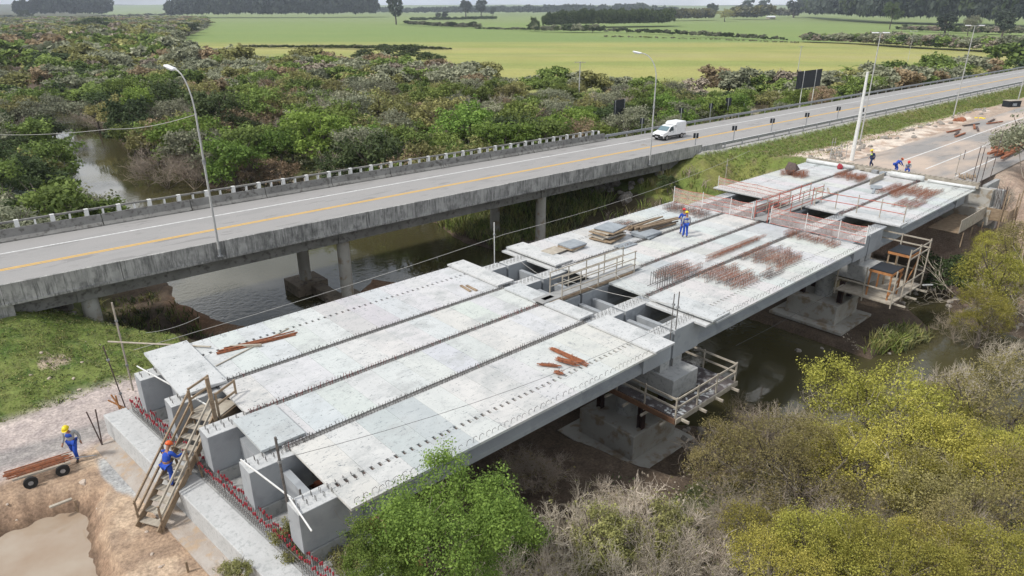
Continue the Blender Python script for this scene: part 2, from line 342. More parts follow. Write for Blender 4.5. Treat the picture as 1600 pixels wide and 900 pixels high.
def height(x, y):
    x = np.asarray(x, float); y = np.asarray(y, float)
    r = np.hypot(x, y)
    z = -5.5 + (fbm(x, y, 14, 1) - .5) * 1.1 + (fbm(x, y, 2.5, 5) - .5) * .28
    z = z * 1.0 + 0
    far = sstep(150, 400, r); z = lerp(z, -6.0 + (fbm(x, y, 160, 3) - .5) * 1.5 * sstep(300, 900, r), far)
    z = z + sstep(3500, 6500, r) * (25 + 30 * fbm(x, y, 900, 8))
    # slope of the site pad on the left
    pad = np.maximum(-(x - 7.2) , -1e9)
    e = np.maximum(np.maximum(x - lerp(5.4, 9.0, sstep(31, 38, y)), (y - 58)), -(y + 40))    # >0 outside pad
    zp = -3.06 + (fbm(x, y, 3, 11) - .5) * .16 + .5 * sstep(34.0, 36.5, y) * (1 - sstep(43, 50, y)) * sstep(10, 5, x) * .9 + sstep(34.1, 35.3, y) * (fbm(x, y, 4, 12) - .4) * .35
    zp = zp + .18 * np.clip(1 - np.abs(y - 34.2) / .7, 0, 1) * fbm(x, y, 1.2, 9)
    zp = zp + 1.25 * sstep(36.5, 43.0, y) * sstep(6.2, 2.0, x) * sstep(60, 50, y)
    zs = zp - np.maximum(e, 0) * .62
    z = np.maximum(z, np.minimum(zs, zp))
    # puddle pit
    dp = sdist(x, y, [(-6, 27.6), (-.3, 27.5), (1.85, 27.1), (1.9, 25.2), (1.5, 23.0), (1.6, 20), (-6, 20)]) + (fbm(x, y, 1.1, 21) - .5) * 1.1 + .28
    zpit = -4.15 + np.clip(dp + .15, 0, 9) * 1.25 + (fbm(x, y, .8, 22) - .5) * .25 * sstep(0, .4, dp)
    z = np.where((dp < 1.5) & (x < 4) & (y < 31), np.minimum(z, np.maximum(zpit, -4.2)), z)
    # old road embankment on the right
    yb = ybar(x); yf = yfar(x)
    s = np.maximum(np.maximum(yb - .4 - y, y - yf - .4), (63.5 - x) * .75)
    zr = np.where(s < 0, -.36, -.36 - s * .5)
    z = np.maximum(z, zr)
    # shelf between the roads and the new approach
    s2 = np.maximum(np.maximum(15.4 - y, y - 60), (67.6 - x) * 1.15 + np.clip(28 - y, 0, 99) * .03)
    shelf = -.22 - .75 * sstep(30.5, 34, y) * sstep(62, 80, x)
    zz = np.where(s2 < 0, shelf, shelf - s2 * .55) + (fbm(x, y, 2.2, 31) - .5) * .35 * sstep(29, 31, y) * (1 - sstep(38, 41, y))
    z = np.maximum(z, np.where(y < yb - .4, zz, -99))
    rough = sstep(0, 3, s2) * sstep(56, 60, x) * (1 - sstep(66, 68, x)) * (1 - sstep(40, 45, y))
    z = z + rough * (fbm(x, y, 2.2, 33) - .5) * 1.3
    bump_ = sstep(3.2, 2.2, np.maximum(np.abs(x - 47.1) - 1.2, np.abs(y - 22.7) - 8.2 + 1.5))
    # river
    d = sdist(x, y, RIVER) + (fbm(x, y, 3.0, 41) - .5) * 1.3 * sstep(0, 20, np.abs(y - 16) + 8)
    bank = WATER - .02 + np.clip(d, -3, 99) * .5
    low = -6.95 + (fbm(x, y, 2.2, 44) - .5) * .26 + np.clip(d - 5, 0, 99) * .9      # flat mud margin
    bank = np.where(d > 0, np.minimum(bank, low), bank)
    nr = np.where((x > 62) | (x < 9.5), 30, 9)
    z = np.where(d < nr, np.minimum(z, bank), z)
    z = np.maximum(z, lerp(-9.0, -6.78, bump_))
    return z

_gx = np.arange(-60, 200.1, .4); _gy = np.arange(-60, 200.1, .4); _GX, _GY = np.meshgrid(_gx, _gy, indexing='ij'); _GZ = height(_GX, _GY)
def HG(X, Y):
    fx = np.clip((X + 60) / .4, 0, len(_gx) - 1.001); fy = np.clip((Y + 60) / .4, 0, len(_gy) - 1.001); i = fx.astype(int); j = fy.astype(int); u = fx - i; v = fy - j
    return (_GZ[i, j] * (1 - u) + _GZ[i + 1, j] * u) * (1 - v) + (_GZ[i, j + 1] * (1 - u) + _GZ[i + 1, j + 1] * u) * v
def H1(x, y):
    if -59 < x < 199 and -59 < y < 199: return float(HG(np.array([x]), np.array([y]))[0])
    return -6.0 + .3 * (math.hypot(x, y) < 250)

# ------------------------------------------------------------------ terrain sheet (polar grid round the viewpoint, one mesh)
def make_terrain():
    a0 = AZ
    fine = np.linspace(-R(46), R(46), 620); coarse = np.linspace(R(46), 2 * math.pi - R(46), 90)[1:-1]
    ang = np.concatenate([fine, coarse]) + a0; na = len(ang)
    rad = [6.0]
    while rad[-1] < 9000: rad.append(rad[-1] * (1.0092 if rad[-1] < 260 else 1.02))
    rad = np.array(rad); nr = len(rad)
    A, Q = np.meshgrid(ang, rad); X = (Q * np.cos(A)).ravel(); Y = (Q * np.sin(A)).ravel(); Z = height(X, Y)
    X = np.append(X, 0); Y = np.append(Y, 0); Z = np.append(Z, -4.5)
    i = np.arange(nr - 1)[:, None] * na; j = np.arange(na)[None, :]; j2 = (j + 1) % na
    F = np.stack([i + j, i + na + j, i + na + j2, i + j2], -1).reshape(-1, 4)
    c = len(X) - 1; T = [(c, int(k), int((k + 1) % na)) for k in range(na)]
    m = bpy.data.meshes.new('ground'); nl = len(F) * 4 + len(T) * 3
    m.vertices.add(len(X)); m.vertices.foreach_set('co', np.stack([X, Y, Z], 1).astype(np.float32).ravel())
    m.loops.add(nl); m.loops.foreach_set('vertex_index', np.concatenate([F.ravel(), np.array(T).ravel()]).astype(np.int32))
    m.polygons.add(len(F) + len(T)); st = np.concatenate([np.arange(len(F)) * 4, len(F) * 4 + np.arange(len(T)) * 3])
    m.polygons.foreach_set('loop_start', st.astype(np.int32)); m.polygons.foreach_set('use_smooth', np.ones(len(st), bool))
    m.update(calc_edges=True); m.validate()
    # surface colours by what the ground is made of
    def C(*c): return np.array(c)[None, :]
    n1 = fbm(X, Y, 6, 51)[:, None]; n2 = fbm(X, Y, 1.3, 52)[:, None]; n3 = fbm(X, Y, 30, 53)[:, None]
    col = lerp(C(.075, .062, .036), C(.085, .10, .036), sstep(.4, .6, n1))
    fw = sdist(X, Y, FIELD) + (fbm(X, Y, 9, 54) - .5) * 6
    u = X * math.sin(AZ) - Y * math.cos(AZ); v = X * math.cos(AZ) + Y * math.sin(AZ)
    band = fbm(u / 9, v, 16, 55)[:, None]; band2 = fbm(u / 5 + 99, v, 60, 56)[:, None]; patch = fbm(X, Y, 14, 57)[:, None]
    fc = lerp(C(.32, .31, .105), C(.24, .27, .08), sstep(.42, .58, band2 * .6 + band * .4))
    fc = lerp(fc, C(.34, .31, .14), sstep(.55, .75, band) * .7)
    fc = fc * (0.9 + .2 * patch)
    fc = lerp(fc, C(.16, .235, .075), sstep(430, 470, v)[:, None] * .8)
    fc = lerp(fc, C(.20, .24, .10), sstep(900, 1200, v)[:, None] * .6)
    col = lerp(col, fc, sstep(.5, -.5, fw)[:, None])
    # river margins
    d = sdist(X, Y, RIVER)
    mud = lerp(C(.085, .062, .045), C(.13, .10, .075), n2)
    col = lerp(col, mud, np.maximum(sstep(7, 3, d), (X > 11) * (X < 46) * sstep(34, 30, Y) * (Y > 13) * 1.0)[:, None] * (Z < -4.6)[:, None])
    sand = np.exp(-(((X - 25) / 6.5) ** 2 + ((Y - 45.5) / 3.0) ** 2)) + np.exp(-(((X - 15) / 3.0) ** 2 + ((Y - 50) / 6) ** 2))
    col = lerp(col, lerp(C(.23, .125, .07), C(.30, .20, .13), n2), sstep(.25, .6, sand * 1.0 + (n2[:, 0] - .5) * .4)[:, None])
    # slopes and shelves on the right
    grass = lerp(C(.125, .165, .042), C(.19, .19, .06), sstep(.4, .65, n1)); grass = lerp(grass, C(.21, .17, .10), sstep(.60, .75, n2) * .8)
    rt = (X > 55) & (Z > -5.6); yb = ybar(X)
    col = np.where((rt & (Y < yb + 20))[:, None], grass, col)
    dirt = lerp(C(.30, .215, .165), C(.44, .34, .275), n2)
    dirt = lerp(dirt, C(.24, .175, .135), sstep(.52, .7, n1))
    db = sstep(30.5, 29.3, Y + (n1[:, 0] - .5) * 5)[:, None] * (X > 55)[:, None] * (Z > -6.9)[:, None]
    col = lerp(col, dirt, db * sstep(2, 6, Y)[:, None])
    top = (sstep(67, 68.5, X) * sstep(31.5, 30.5, Y) * sstep(15, 16, Y))[:, None]
    col = lerp(col, lerp(C(.42, .33, .26), C(.33, .26, .21), n2), top)
    wd = np.maximum(np.abs(Y - (31.0 + .012 * (X - 80))) - (3.6 - (np.clip(X, 70, 125) - 70) * .04), np.maximum(70 - X, X - 128)) + (n1[:, 0] - .5) * 3.5
    col = lerp(col, lerp(C(.62, .54, .46), C(.40, .30, .235), sstep(.35, .62, n2)), sstep(.4, -.3, wd)[:, None])
    col = lerp(col, C(.40, .39, .37), ((X > 63) * sstep(.2, -.1, np.abs(Y - yb + .1) - .35))[:, None])
    # site pad on the left
    site = (X < 9) & (Y > -30) & (Y < 60) & (Z > -5.2)
    sc = lerp(C(.44, .325, .225), C(.33, .235, .165), sstep(.35, .65, n1)); sc = lerp(sc, C(.52, .40, .29), sstep(.5, .7, n2) * .7)
    gr = lerp(C(.47, .40, .37), C(.36, .31, .29), n2)
    track = sstep(.9, .4, np.abs(Y - 31.0 - (fbm(X, Y, 2, 60) - .5)))[:, None]; gr = lerp(gr, C(.25, .24, .23), track * .75)
    gy = 29.3 + (n2[:, 0] - .5) * .8
    sc = lerp(sc, gr, sstep(gy - .3, gy + .5, Y)[:, None])
    n4 = fbm(X, Y, .55, 61)[:, None]
    gg = lerp(C(.12, .175, .04), C(.20, .195, .075), n1); gg = lerp(gg, C(.075, .12, .03), sstep(.5, .75, n4)); gg = lerp(gg, C(.36, .26, .18), sstep(.64, .8, n2 * .6 + n1 * .4) * .8)
    gl = sstep(33.9, 34.8, Y + (n1[:, 0] - .5) * 2.0)[:, None]; sc = lerp(sc, gg, gl)
    sc = lerp(sc, C(.40, .32, .25), (np.exp(-(((X - 3.2) / .75) ** 2 + ((Y - 38.0) / .8) ** 2)) > .45 + .25 * (n4[:, 0] - .5))[:, None] * .9)
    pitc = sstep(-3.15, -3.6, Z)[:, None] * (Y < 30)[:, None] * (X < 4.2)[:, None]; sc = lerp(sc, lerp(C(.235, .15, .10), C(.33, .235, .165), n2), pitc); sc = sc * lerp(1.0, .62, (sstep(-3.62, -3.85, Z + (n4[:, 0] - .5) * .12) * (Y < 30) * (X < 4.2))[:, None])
    gcon = (np.exp(-(((X - 3.15 + (Y - 28) * .08) / .55) ** 2 + ((Y - 26.8) / 2.4) ** 2)))[:, None]; sc = lerp(sc, C(.36, .36, .355), sstep(.45, .65, gcon + (n4 - .5) * .3))
    edge = sstep(7.8, 6.6, X - sstep(33, 38, Y) * 2.2)[:, None]
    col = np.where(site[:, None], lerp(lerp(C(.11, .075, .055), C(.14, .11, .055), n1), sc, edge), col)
    lc = np.concatenate([F.ravel(), np.array(T).ravel()])
    at_ = m.color_attributes.new('Col', 'FLOAT_COLOR', 'POINT')
    buf = np.ones((len(X), 4), np.float32); buf[:, :3] = np.clip(col, .005, 1); at_.data.foreach_set('color', buf.ravel())
    m.materials.append(M['ground'])
    o = bpy.data.objects.new('ground', m); COL.objects.link(o); tag(o, kind='structure')
    return o
make_terrain()
wm = MB(); wm.add([(-60, -60, WATER), (120, -60, WATER), (120, 460, WATER), (-60, 460, WATER)], [(0, 1, 2, 3)])
tag(wm.build('river', M['water']), kind='structure')
wm = MB(); wm.add([(-6, 19, -3.92), (2.6, 19, -3.92), (2.6, 28.6, -3.92), (-6, 28.6, -3.92)], [(0, 1, 2, 3)])
tag(wm.build('puddle', M['puddle']), kind='structure')

# ------------------------------------------------------------------ foliage
def leaf_mat(name, c1, c2, trans=.25, c3=None):
    t = NT(name); at_ = t.n('ShaderNodeAttribute', attribute_name='tint'); oi = t.n('ShaderNodeObjectInfo')
    b = t.mix(at_.outputs['Fac'], c1, c2)
    hs = t.n('ShaderNodeHueSaturation'); mr = t.n('ShaderNodeMapRange'); mr.inputs[3].default_value = .72; mr.inputs[4].default_value = 1.3
    mh = t.n('ShaderNodeMapRange'); mh.inputs[3].default_value = .493; mh.inputs[4].default_value = .514
    ml = t.n('ShaderNodeMath', operation='MULTIPLY'); ml.inputs[1].default_value = 7.31; fr = t.n('ShaderNodeMath', operation='FRACT')
    t.l(oi.outputs['Random'], ml.inputs[0]); t.l(ml.outputs[0], fr.inputs[0]); t.l(fr.outputs[0], mh.inputs[0]); t.l(mh.outputs[0], hs.inputs['Hue'])
    t.l(oi.outputs['Random'], mr.inputs[0]); t.l(mr.outputs[0], hs.inputs['Value']); t.l(b, hs.inputs['Color'])
    t.l(hs.outputs[0], t.b.inputs['Base Color']); t.b.inputs['Roughness'].default_value = .75; t.b.inputs['Specular IOR Level'].default_value = .2
    tr = t.n('ShaderNodeBsdfTranslucent'); t.l(hs.outputs[0], tr.inputs[0]); ms = t.n('ShaderNodeMixShader'); ms.inputs[0].default_value = trans
    t.l(t.b.outputs[0], ms.inputs[1]); t.l(tr.outputs[0], ms.inputs[2]); t.l(ms.outputs[0], t.t.nodes['Material Output'].inputs[0])
    return t.m
LM = {
 'green': leaf_mat('leaf_green', (.060, .088, .024), (.27, .335, .085)),
 'dark': leaf_mat('leaf_dark', (.030, .048, .020), (.115, .15, .055)),
 'grey': leaf_mat('leaf_grey_green', (.11, .12, .075), (.37, .37, .25)),
 'olive': leaf_mat('leaf_olive', (.10, .10, .04), (.38, .36, .14)),
 'yellow': leaf_mat('leaf_yellow', (.12, .125, .022), (.58, .52, .125), .35),
 'gold': leaf_mat('leaf_gold', (.12, .105, .045), (.46, .39, .165), .35),
 'orange': leaf_mat('leaf_orange', (.13, .10, .06), (.37, .27, .17)),
 'twig': leaf_mat('twig_grey', (.17, .145, .115), (.62, .54, .44), .05),
 'brown': leaf_mat('twig_brown', (.14, .115, .09), (.36, .30, .24), .05),
 'fresh': leaf_mat('leaf_fresh', (.055, .10, .018), (.27, .37, .08), .32),
 'silver': leaf_mat('leaf_silver', (.12, .15, .12), (.30, .35, .28)),
 'euca': leaf_mat('leaf_eucalyptus', (.030, .044, .034), (.11, .135, .095), .1),
 'reed': leaf_mat('leaf_reed', (.09, .11, .045), (.29, .30, .14)),
}
def quads_mesh(name, P, mat, tint, idx=None):
    """P: (n,4,3) corner points"""
    n = len(P); m = bpy.data.meshes.new(name)
    m.vertices.add(n * 4); m.vertices.foreach_set('co', P.astype(np.float32).ravel())
    m.loops.add(n * 4); m.loops.foreach_set('vertex_index', np.arange(n * 4, dtype=np.int32))
    m.polygons.add(n); m.polygons.foreach_set('loop_start', (np.arange(n) * 4).astype(np.int32))
    for k in (mat if isinstance(mat, list) else [mat]): m.materials.append(k)
    if idx is not None: m.polygons.foreach_set('material_index', idx.astype(np.int32))
    m.update(calc_edges=True)
    a = m.attributes.new('tint', 'FLOAT', 'FACE'); a.data.foreach_set('value', np.clip(tint, 0, 1).astype(np.float32))
    return m
def leaf_cloud(cen, spread, per, size, g, up=.5):
    """leaf quads scattered round clump centres"""
    n = len(cen) * per; c = np.repeat(cen, per, 0)
    q = g.normal(size=(n, 3)); q /= np.linalg.norm(q, axis=1)[:, None] + 1e-9
    off = q * (g.random((n, 1)) ** .45) * np.repeat(spread, per)[:, None] * np.array([1, 1, .72])
    p = c + off
    nrm = q * .8 + g.normal(size=(n, 3)) * .6 + np.array([0, 0, up]); nrm /= np.linalg.norm(nrm, axis=1)[:, None]
    a = np.cross(nrm, g.normal(size=(n, 3))); a /= np.linalg.norm(a, axis=1)[:, None] + 1e-9; b = np.cross(nrm, a)
    s = size * (.40 + 1.25 * g.random((n, 1)) ** 1.5)
    P = np.stack([p - a * s, p - b * s * .62, p + a * s, p + b * s * .62], 1)
    tc = np.repeat(g.random(len(cen)), per) * .55 + g.random(n) * .45
    return P, tc
def crown_pts(g, n, rx, rz, zc, lobes=5, low=-.35):
    """clump centres on the skin of a few merged lobes: an uneven outline with gaps"""
    L = [(np.array([0, 0, zc]), np.array([rx * .58, rx * .58, rz * .72]))]
    for i in range(lobes):
        t = 2 * math.pi * (i + g.random() * .7) / lobes; r = rx * (.40 + .32 * g.random()); s = rx * (.24 + .24 * g.random())
        L.append((np.array([math.cos(t) * r, math.sin(t) * r, zc + rz * g.uniform(-.45, .62)]), np.array([s, s, s * rz / rx * g.uniform(.8, 1.1)])))
    pts = []
    wgt = np.array([l[1][0] ** 2 for l in L]); wgt /= wgt.sum()
    while len(pts) < n:
        k = g.choice(len(L), p=wgt); d = g.normal(size=3); d /= np.linalg.norm(d)
        if d[2] < low: continue
        p = L[k][0] + d * L[k][1] * (.72 + .32 * g.random())
        if any(j != k and (((p - L[j][0]) / (L[j][1] * .78)) ** 2).sum() < 1 for j in range(len(L))): continue
        pts.append(p)
    k = int(n * .14); out2 = []
    for p in [pts[i] for i in g.choice(len(pts), k)]:          # sprigs standing clear of the crown
        d = p - np.array([0, 0, zc]); d = d / (np.linalg.norm(d) + 1e-6); out2.append(p + d * rx * g.uniform(.08, .22) + g.normal(size=3) * rx * .03)
    return np.array(pts + out2)
def prisms(S, E_, r0, r1):
    """three-sided prisms for twigs, as quads"""
    d = E_ - S; d /= np.linalg.norm(d, axis=1)[:, None] + 1e-9
    a = np.cross(d, np.array([.31, .17, .93])); a /= np.linalg.norm(a, axis=1)[:, None] + 1e-9; b = np.cross(d, a); out_ = []
    for k in range(3):
        t0, t1 = 2 * math.pi * k / 3, 2 * math.pi * (k + 1) / 3
        u0 = a * math.cos(t0) + b * math.sin(t0); u1 = a * math.cos(t1) + b * math.sin(t1)
        out_.append(np.stack([S + u0 * r0[:, None], S + u1 * r0[:, None], E_ + u1 * r1[:, None], E_ + u0 * r1[:, None]], 1))
    return np.concatenate(out_)
def branches(g, h, spread, levels, kids_, r, up=.35, stems=5, wig=.22, lf=.68):
    S = []; E_ = []; A = []; B = []; tips = []
    def grow(p, d, L, rr, lv):
        seg = 3 if lv < levels - 1 else 2; q = p
        for i in range(seg):
            d = d + g.normal(size=3) * wig + np.array([0, 0, up * .18]); d /= np.linalg.norm(d); nq = q + d * L / seg
            S.append(q); E_.append(nq); A.append(rr * (1 - .28 * i / seg)); B.append(rr * (1 - .28 * (i + 1) / seg)); q = nq
            if lv > 0 and i > 0 or (lv > 0 and lv < levels - 1):
                for _ in range(kids_ if i == seg - 1 else max(1, kids_ - 2)):
                    nd = d * .75 + g.normal(size=3) * .55; nd[2] = nd[2] * .8 + up * .5; nd /= np.linalg.norm(nd)
                    grow(q, nd, L * lf * g.uniform(.7, 1.15), rr * .6, lv - 1)
        if lv == 0: tips.append(q)
    for k in range(stems):
        t = 2 * math.pi * (k + g.random()) / stems; s = spread * g.uniform(.35, 1)
        d = np.array([math.cos(t) * s, math.sin(t) * s, 1.0]); d /= np.linalg.norm(d)
        grow(np.array([math.cos(t) * .08, math.sin(t) * .08, 0.]), d, h * .42 * g.uniform(.8, 1.1), r, levels - 1)
    return np.array(S), np.array(E_), np.array(A), np.array(B), np.array(tips)
def trunk_mesh(name, g, h, r, rx, n=5, mat=None):
    b = MB(); p = Vector((0, 0, -.4)); fork = Vector((g.uniform(-.1, .1) * rx, g.uniform(-.1, .1) * rx, h * .38))
    b.tube([p, (p + fork) / 2 + Vector((.05 * rx, 0, 0)), fork], [r, r * .8, r * .62], 7)
    for k in range(n):
        t = 2 * math.pi * (k + g.random()) / n; e = Vector((math.cos(t) * rx * .62, math.sin(t) * rx * .62, h * g.uniform(.68, .9)))
        m_ = fork.lerp(e, .5) + Vector((0, 0, -h * .04 + g.uniform(-.05, .05) * h)); b.tube([fork, m_, e], [r * .5, r * .3, r * .1], 5)
        for _ in range(2):
            e2 = m_ + Vector((g.uniform(-1, 1) * rx * .4, g.uniform(-1, 1) * rx * .4, h * g.uniform(.15, .32))); b.tube([m_, e2], [r * .22, r * .06], 4)
    o = b.build(name, mat or M['bark']); me = o.data; bpy.data.objects.remove(o); return me
PR = {}                                   # species -> list of (crown mesh, trunk mesh, twig mesh or None, nominal radius, nominal height)
def proto_leafy(key, mat, seed, rx, h, clumps, per, size, lobes=5, low=-.35, flat=.42, twigs=0, twigmat='twig', up=.5):
    g = np.random.default_rng(seed); rz = h * flat
    cen = crown_pts(g, clumps, rx, rz, h - rz, lobes, low)
    P, tt = leaf_cloud(cen, np.full(len(cen), rx * .17 * (1 + 0.0)) * g.uniform(.7, 1.3, len(cen)), per, size, g, up)
    cm = quads_mesh('crown', P, LM[mat], tt); tm = trunk_mesh('trunk', g, h, .035 * h, rx)
    tw = None
    if twigs:
        S, E_, A, B, _ = branches(g, h * .96, .8, 4, 3, .035, stems=twigs)
        Q = prisms(S, E_, A, B * .8); tw = quads_mesh('branches', Q, LM[twigmat], g.random(len(Q)))
    PR.setdefault(key, []).append((cm, tm, tw, rx, h))
def proto_bare(key, mat, seed, h, spread, levels=4, kids_=3, r=.03, stems=7, leaves=0, leafmat='green', size=.06, lf=.68, up=.35, wig=.22):
    g = np.random.default_rng(seed); S, E_, A, B, tips = branches(g, h, spread, levels, kids_, r, stems=stems, lf=lf, up=up, wig=wig)
    k = h / max(E_[:, 2].max(), .1); S = S * k; E_ = E_ * k; tips = tips * k
    Q = prisms(S, E_, A, B); tt = np.tile(np.random.default_rng(seed).random(len(S)) * .6 + .4 * (A < r * .5), 3)
    cm = quads_mesh('branches', Q, LM[mat], tt); rx = np.abs(E_[:, :2]).max() * .85; lm = None
    if leaves:
        c = tips[g.choice(len(tips), min(leaves, len(tips)), replace=False)]; P, t2 = leaf_cloud(c, np.full(len(c), .16), 5, size, g); lm = quads_mesh('leaves', P, LM[leafmat], t2)
    PR.setdefault(key, []).append((cm, None, lm, rx, h))
# mid-distance kinds
for i in range(3):
    proto_leafy('green', 'green', 10 + i, 3.2, 5.6, 190, 26, .13, 6)
    proto_leafy('dark', 'dark', 20 + i, 3.3, 5.8, 190, 26, .13, 6)
    proto_leafy('grey', 'grey', 30 + i, 3.4, 5.4, 170, 24, .11, 6, twigs=2)
    proto_leafy('olive', 'olive', 40 + i, 3.1, 5.2, 170, 24, .12, 6)
for i in range(2):
    proto_leafy('orange', 'orange', 50 + i, 3.0, 4.8, 130, 22, .10, 5, twigs=3, twigmat='brown')
    proto_leafy('yellowmid', 'yellow', 55 + i, 2.6, 4.6, 130, 22, .11, 5)
    proto_bare('bare', 'twig', 60 + i, 5.0, 1.1, 5, 3, .05, 6, lf=.72)
    proto_bare('brown', 'brown', 65 + i, 4.4, 1.2, 5, 3, .045, 6, lf=.72)
proto_leafy('silver', 'silver', 70, 2.2, 3.6, 110, 26, .10, 5)
def plant(key, x, y, rx, h, g, name, label, cat, group=None, zb=None, v=None, rz=None, zc=None):
    ps = PR[key]; cm, tm, tw, r0, h0 = ps[(v if v is not None else g.randrange(len(ps))) % len(ps)]
    zb = H1(x, y) if zb is None else zb
    zb = max(zb, WATER + .02)
    r_ = empty(name, (x, y, zb - .05), label, cat, group); r_.rotation_euler = (0, 0, g.uniform(0, 6.28) if rz is None else rz); r_.scale = (rx / r0, rx / r0, h / h0)
    lift = None
    if zc is not None and tm is not None:
        s0 = rx / r0; r_.scale = (s0, s0, s0); lift = (zc - zb) / s0 - .58 * h0
    for nm, me in (('crown' if cm.name.startswith('crown') else 'branches', cm), ('trunk', tm), ('leaves' if tw is not None and tw.name.startswith('leaves') else 'branches', tw)):
        if me is None: continue
        o = bpy.data.objects.new(nm, me); COL.objects.link(o); o.parent = r_
        if lift is not None:
            if nm == 'crown': o.location = (0, 0, lift)
            else: o.scale = (1, 1, max(.3, (h0 + lift) / h0))
    return r_

# ------------------------------------------------------------------ old road and old bridge
ZR = -.3
def ob(s, t, z): return (s, 42.6 - .031 * s + t, z)
def strip(mb, s0, s1, t0, t1, z, n=1):
    for i in range(n):
        a = s0 + (s1 - s0) * i / n; b = s0 + (s1 - s0) * (i + 1) / n
        mb.add([ob(a, t0, z), ob(b, t0, z), ob(b, t1, z), ob(a, t1, z)], [(0, 1, 2, 3)])
    return mb
tag(strip(MB(), -60, 900, .2, 11.6, ZR).build('old_road', M['asphalt']), kind='structure')
mk = MB(); strip(mk, -60, 900, 8.95, 9.12, ZR + .006, 1); strip(mk, -60, 900, 2.0, 2.16, ZR + .006)
tag(mk.build('white_edge_line', M['paintw']), kind='structure')
mk = MB(); strip(mk, -60, 900, 5.36, 5.52, ZR + .006); strip(mk, -60, 900, 5.60, 5.76, ZR + .006)
tag(mk.build('yellow_centre_line', M['painty']), kind='structure')
X0, X1 = -6.0, 63.8
br = empty('old_bridge', (30, 41.6, -7), 'weathered concrete road bridge in use, streaked grey parapet above the river on round columns', 'bridge')
d = MB(); d.add([ob(X0, .35, -.62), ob(X1, .35, -.62), ob(X1, 12.2, -.62), ob(X0, 12.2, -.62), ob(X0, .35, ZR - .02), ob(X1, .35, ZR - .02), ob(X1, 12.2, ZR - .02), ob(X0, 12.2, ZR - .02)], [(3, 2, 1, 0), (4, 5, 6, 7), (0, 1, 5, 4), (1, 2, 6, 5), (2, 3, 7, 6), (3, 0, 4, 7)])
d.build('deck', M['oldconc'], br)
g_ = random.Random(3)
s = X0
segs = [X0, 2.2, 7.9, 13.75, 19.6, 25.2, 31, 37, 43, 49.5, 56.2, X1]
for a, b in zip(segs[:-1], segs[1:]):       # near parapet panels: upright face, thin top, lower slab edge
    dz = g_.uniform(-.015, .015)
    prof = [(0, .55 + dz), (.18, .55 + dz), (.34, -.28), (.34, -.5), (.02, -.5)]
    p = MB().extrude(prof, ob(a + .015, 0, 0), ob(b - .015, 0, 0), side=(0, 1, 0)); p.build('parapet_panel', M['streak'], br)
    p = MB().extrude([(-.04, -.505), (.5, -.505), (.5, -.66), (-.03, -.64 + dz)], ob(a + .01, 0, 0), ob(b - .01, 0, 0), side=(0, 1, 0)); p.build('slab_edge', M['streak'], br)
for tt in (.9, 4.6, 8.3):
    q = MB().extrude([(0, -.66), (.55, -.66), (.55, -1.62), (0, -1.62)], ob(2.6, tt, 0), ob(X1 - 1.6, tt, 0), side=(0, 1, 0)); q.build('girder', M['oldconc'], br)
for a, b in [(-6, 3.2), (3.2, 9.6), (9.6, 15.6), (15.6, 21.4), (21.4, 27.2), (27.2, 33), (33, 38.8), (38.8, 44.6), (44.6, 50.4), (50.4, 56.2), (56.2, 61.6)]:    # far safety barrier
    p = MB().extrude([(0, ZR), (.0, -.22), (.17, -.02), (.26, .5), (.42, .5), (.42, ZR)], ob(a + .03, 11.55 - .003 * a, 0), ob(b - .03, 11.55 - .003 * b, 0), side=(0, 1, 0)); p.build('far_barrier', M['oldconc'], br)
rail = MB()
def yb2(s): return 12.05 - .003 * s
rail.beam(ob(X0, yb2(X0), .90), ob(60.5, yb2(60.5), .90), .2, .11); rail.beam(ob(X0, yb2(X0), .0), ob(60.5, yb2(60.5), .0), .34, .22)
rail.build('balustrade_rail', M['oldconc'], br)
s = -1.4; pk = None; first = None
while s < 60.6:
    for k, wd in ((0, .26), (1, .1)):
        ss = s + k * 1.02
        if first is None or (k == 1 and pk is None):
            b = MB(); b.box(-wd / 2, wd / 2, -.12, .12, .11, .98 if k == 0 else .85); m_ = b.build('baluster_post', M['whitepost'])
            if first is None: first = m_
            else: pk = m_
            o = m_
        else:
            o = (first if k == 0 else pk).copy(); COL.objects.link(o)
        o.parent = br; o.location = Vector(ob(ss, yb2(ss), 0)) - br.location
    s += 2.04
# columns, caps
def cyl(mb, x, y, z0, z1, r, n=24): return mb.tube([(x, y, z0), (x, y, z1)], r, n)
for cx, base in ((5.9, -3.9), (22.2, -6.2), (41.8, -6.2), (58.6, -5.4)):
    for tt in (1.55, 7.25):
        x, y, _ = ob(cx + (.3 if tt < 3 else -.3), tt, 0); cyl(MB(), x, y, base - .3, -1.62, .46).build('column', M['footing'], br, smooth=False)
        if base == -6.2:
            MB().box(x - 1.3, x + 1.3, y - 1.25, y + 1.25, -7.6, -6.2).build('pile_cap', M['pilecap'], br, bevel=.03)
    if base == -6.2:
        x, y, _ = ob(cx, 4.4, 0); MB().box(x - .5, x + .5, y - 1.58, y + 1.58, -7.1, -6.35).build('tie_beam', M['pilecap'], br, bevel=.03)
for cx in (5.9, 22.2, 41.8, 58.6):
    x, y, _ = ob(cx, 5, 0); MB().box(x - .35, x + .35, y - 4.2, y + 3.5, -1.61, -.67).build('cross_beam', M['oldconc'], br)
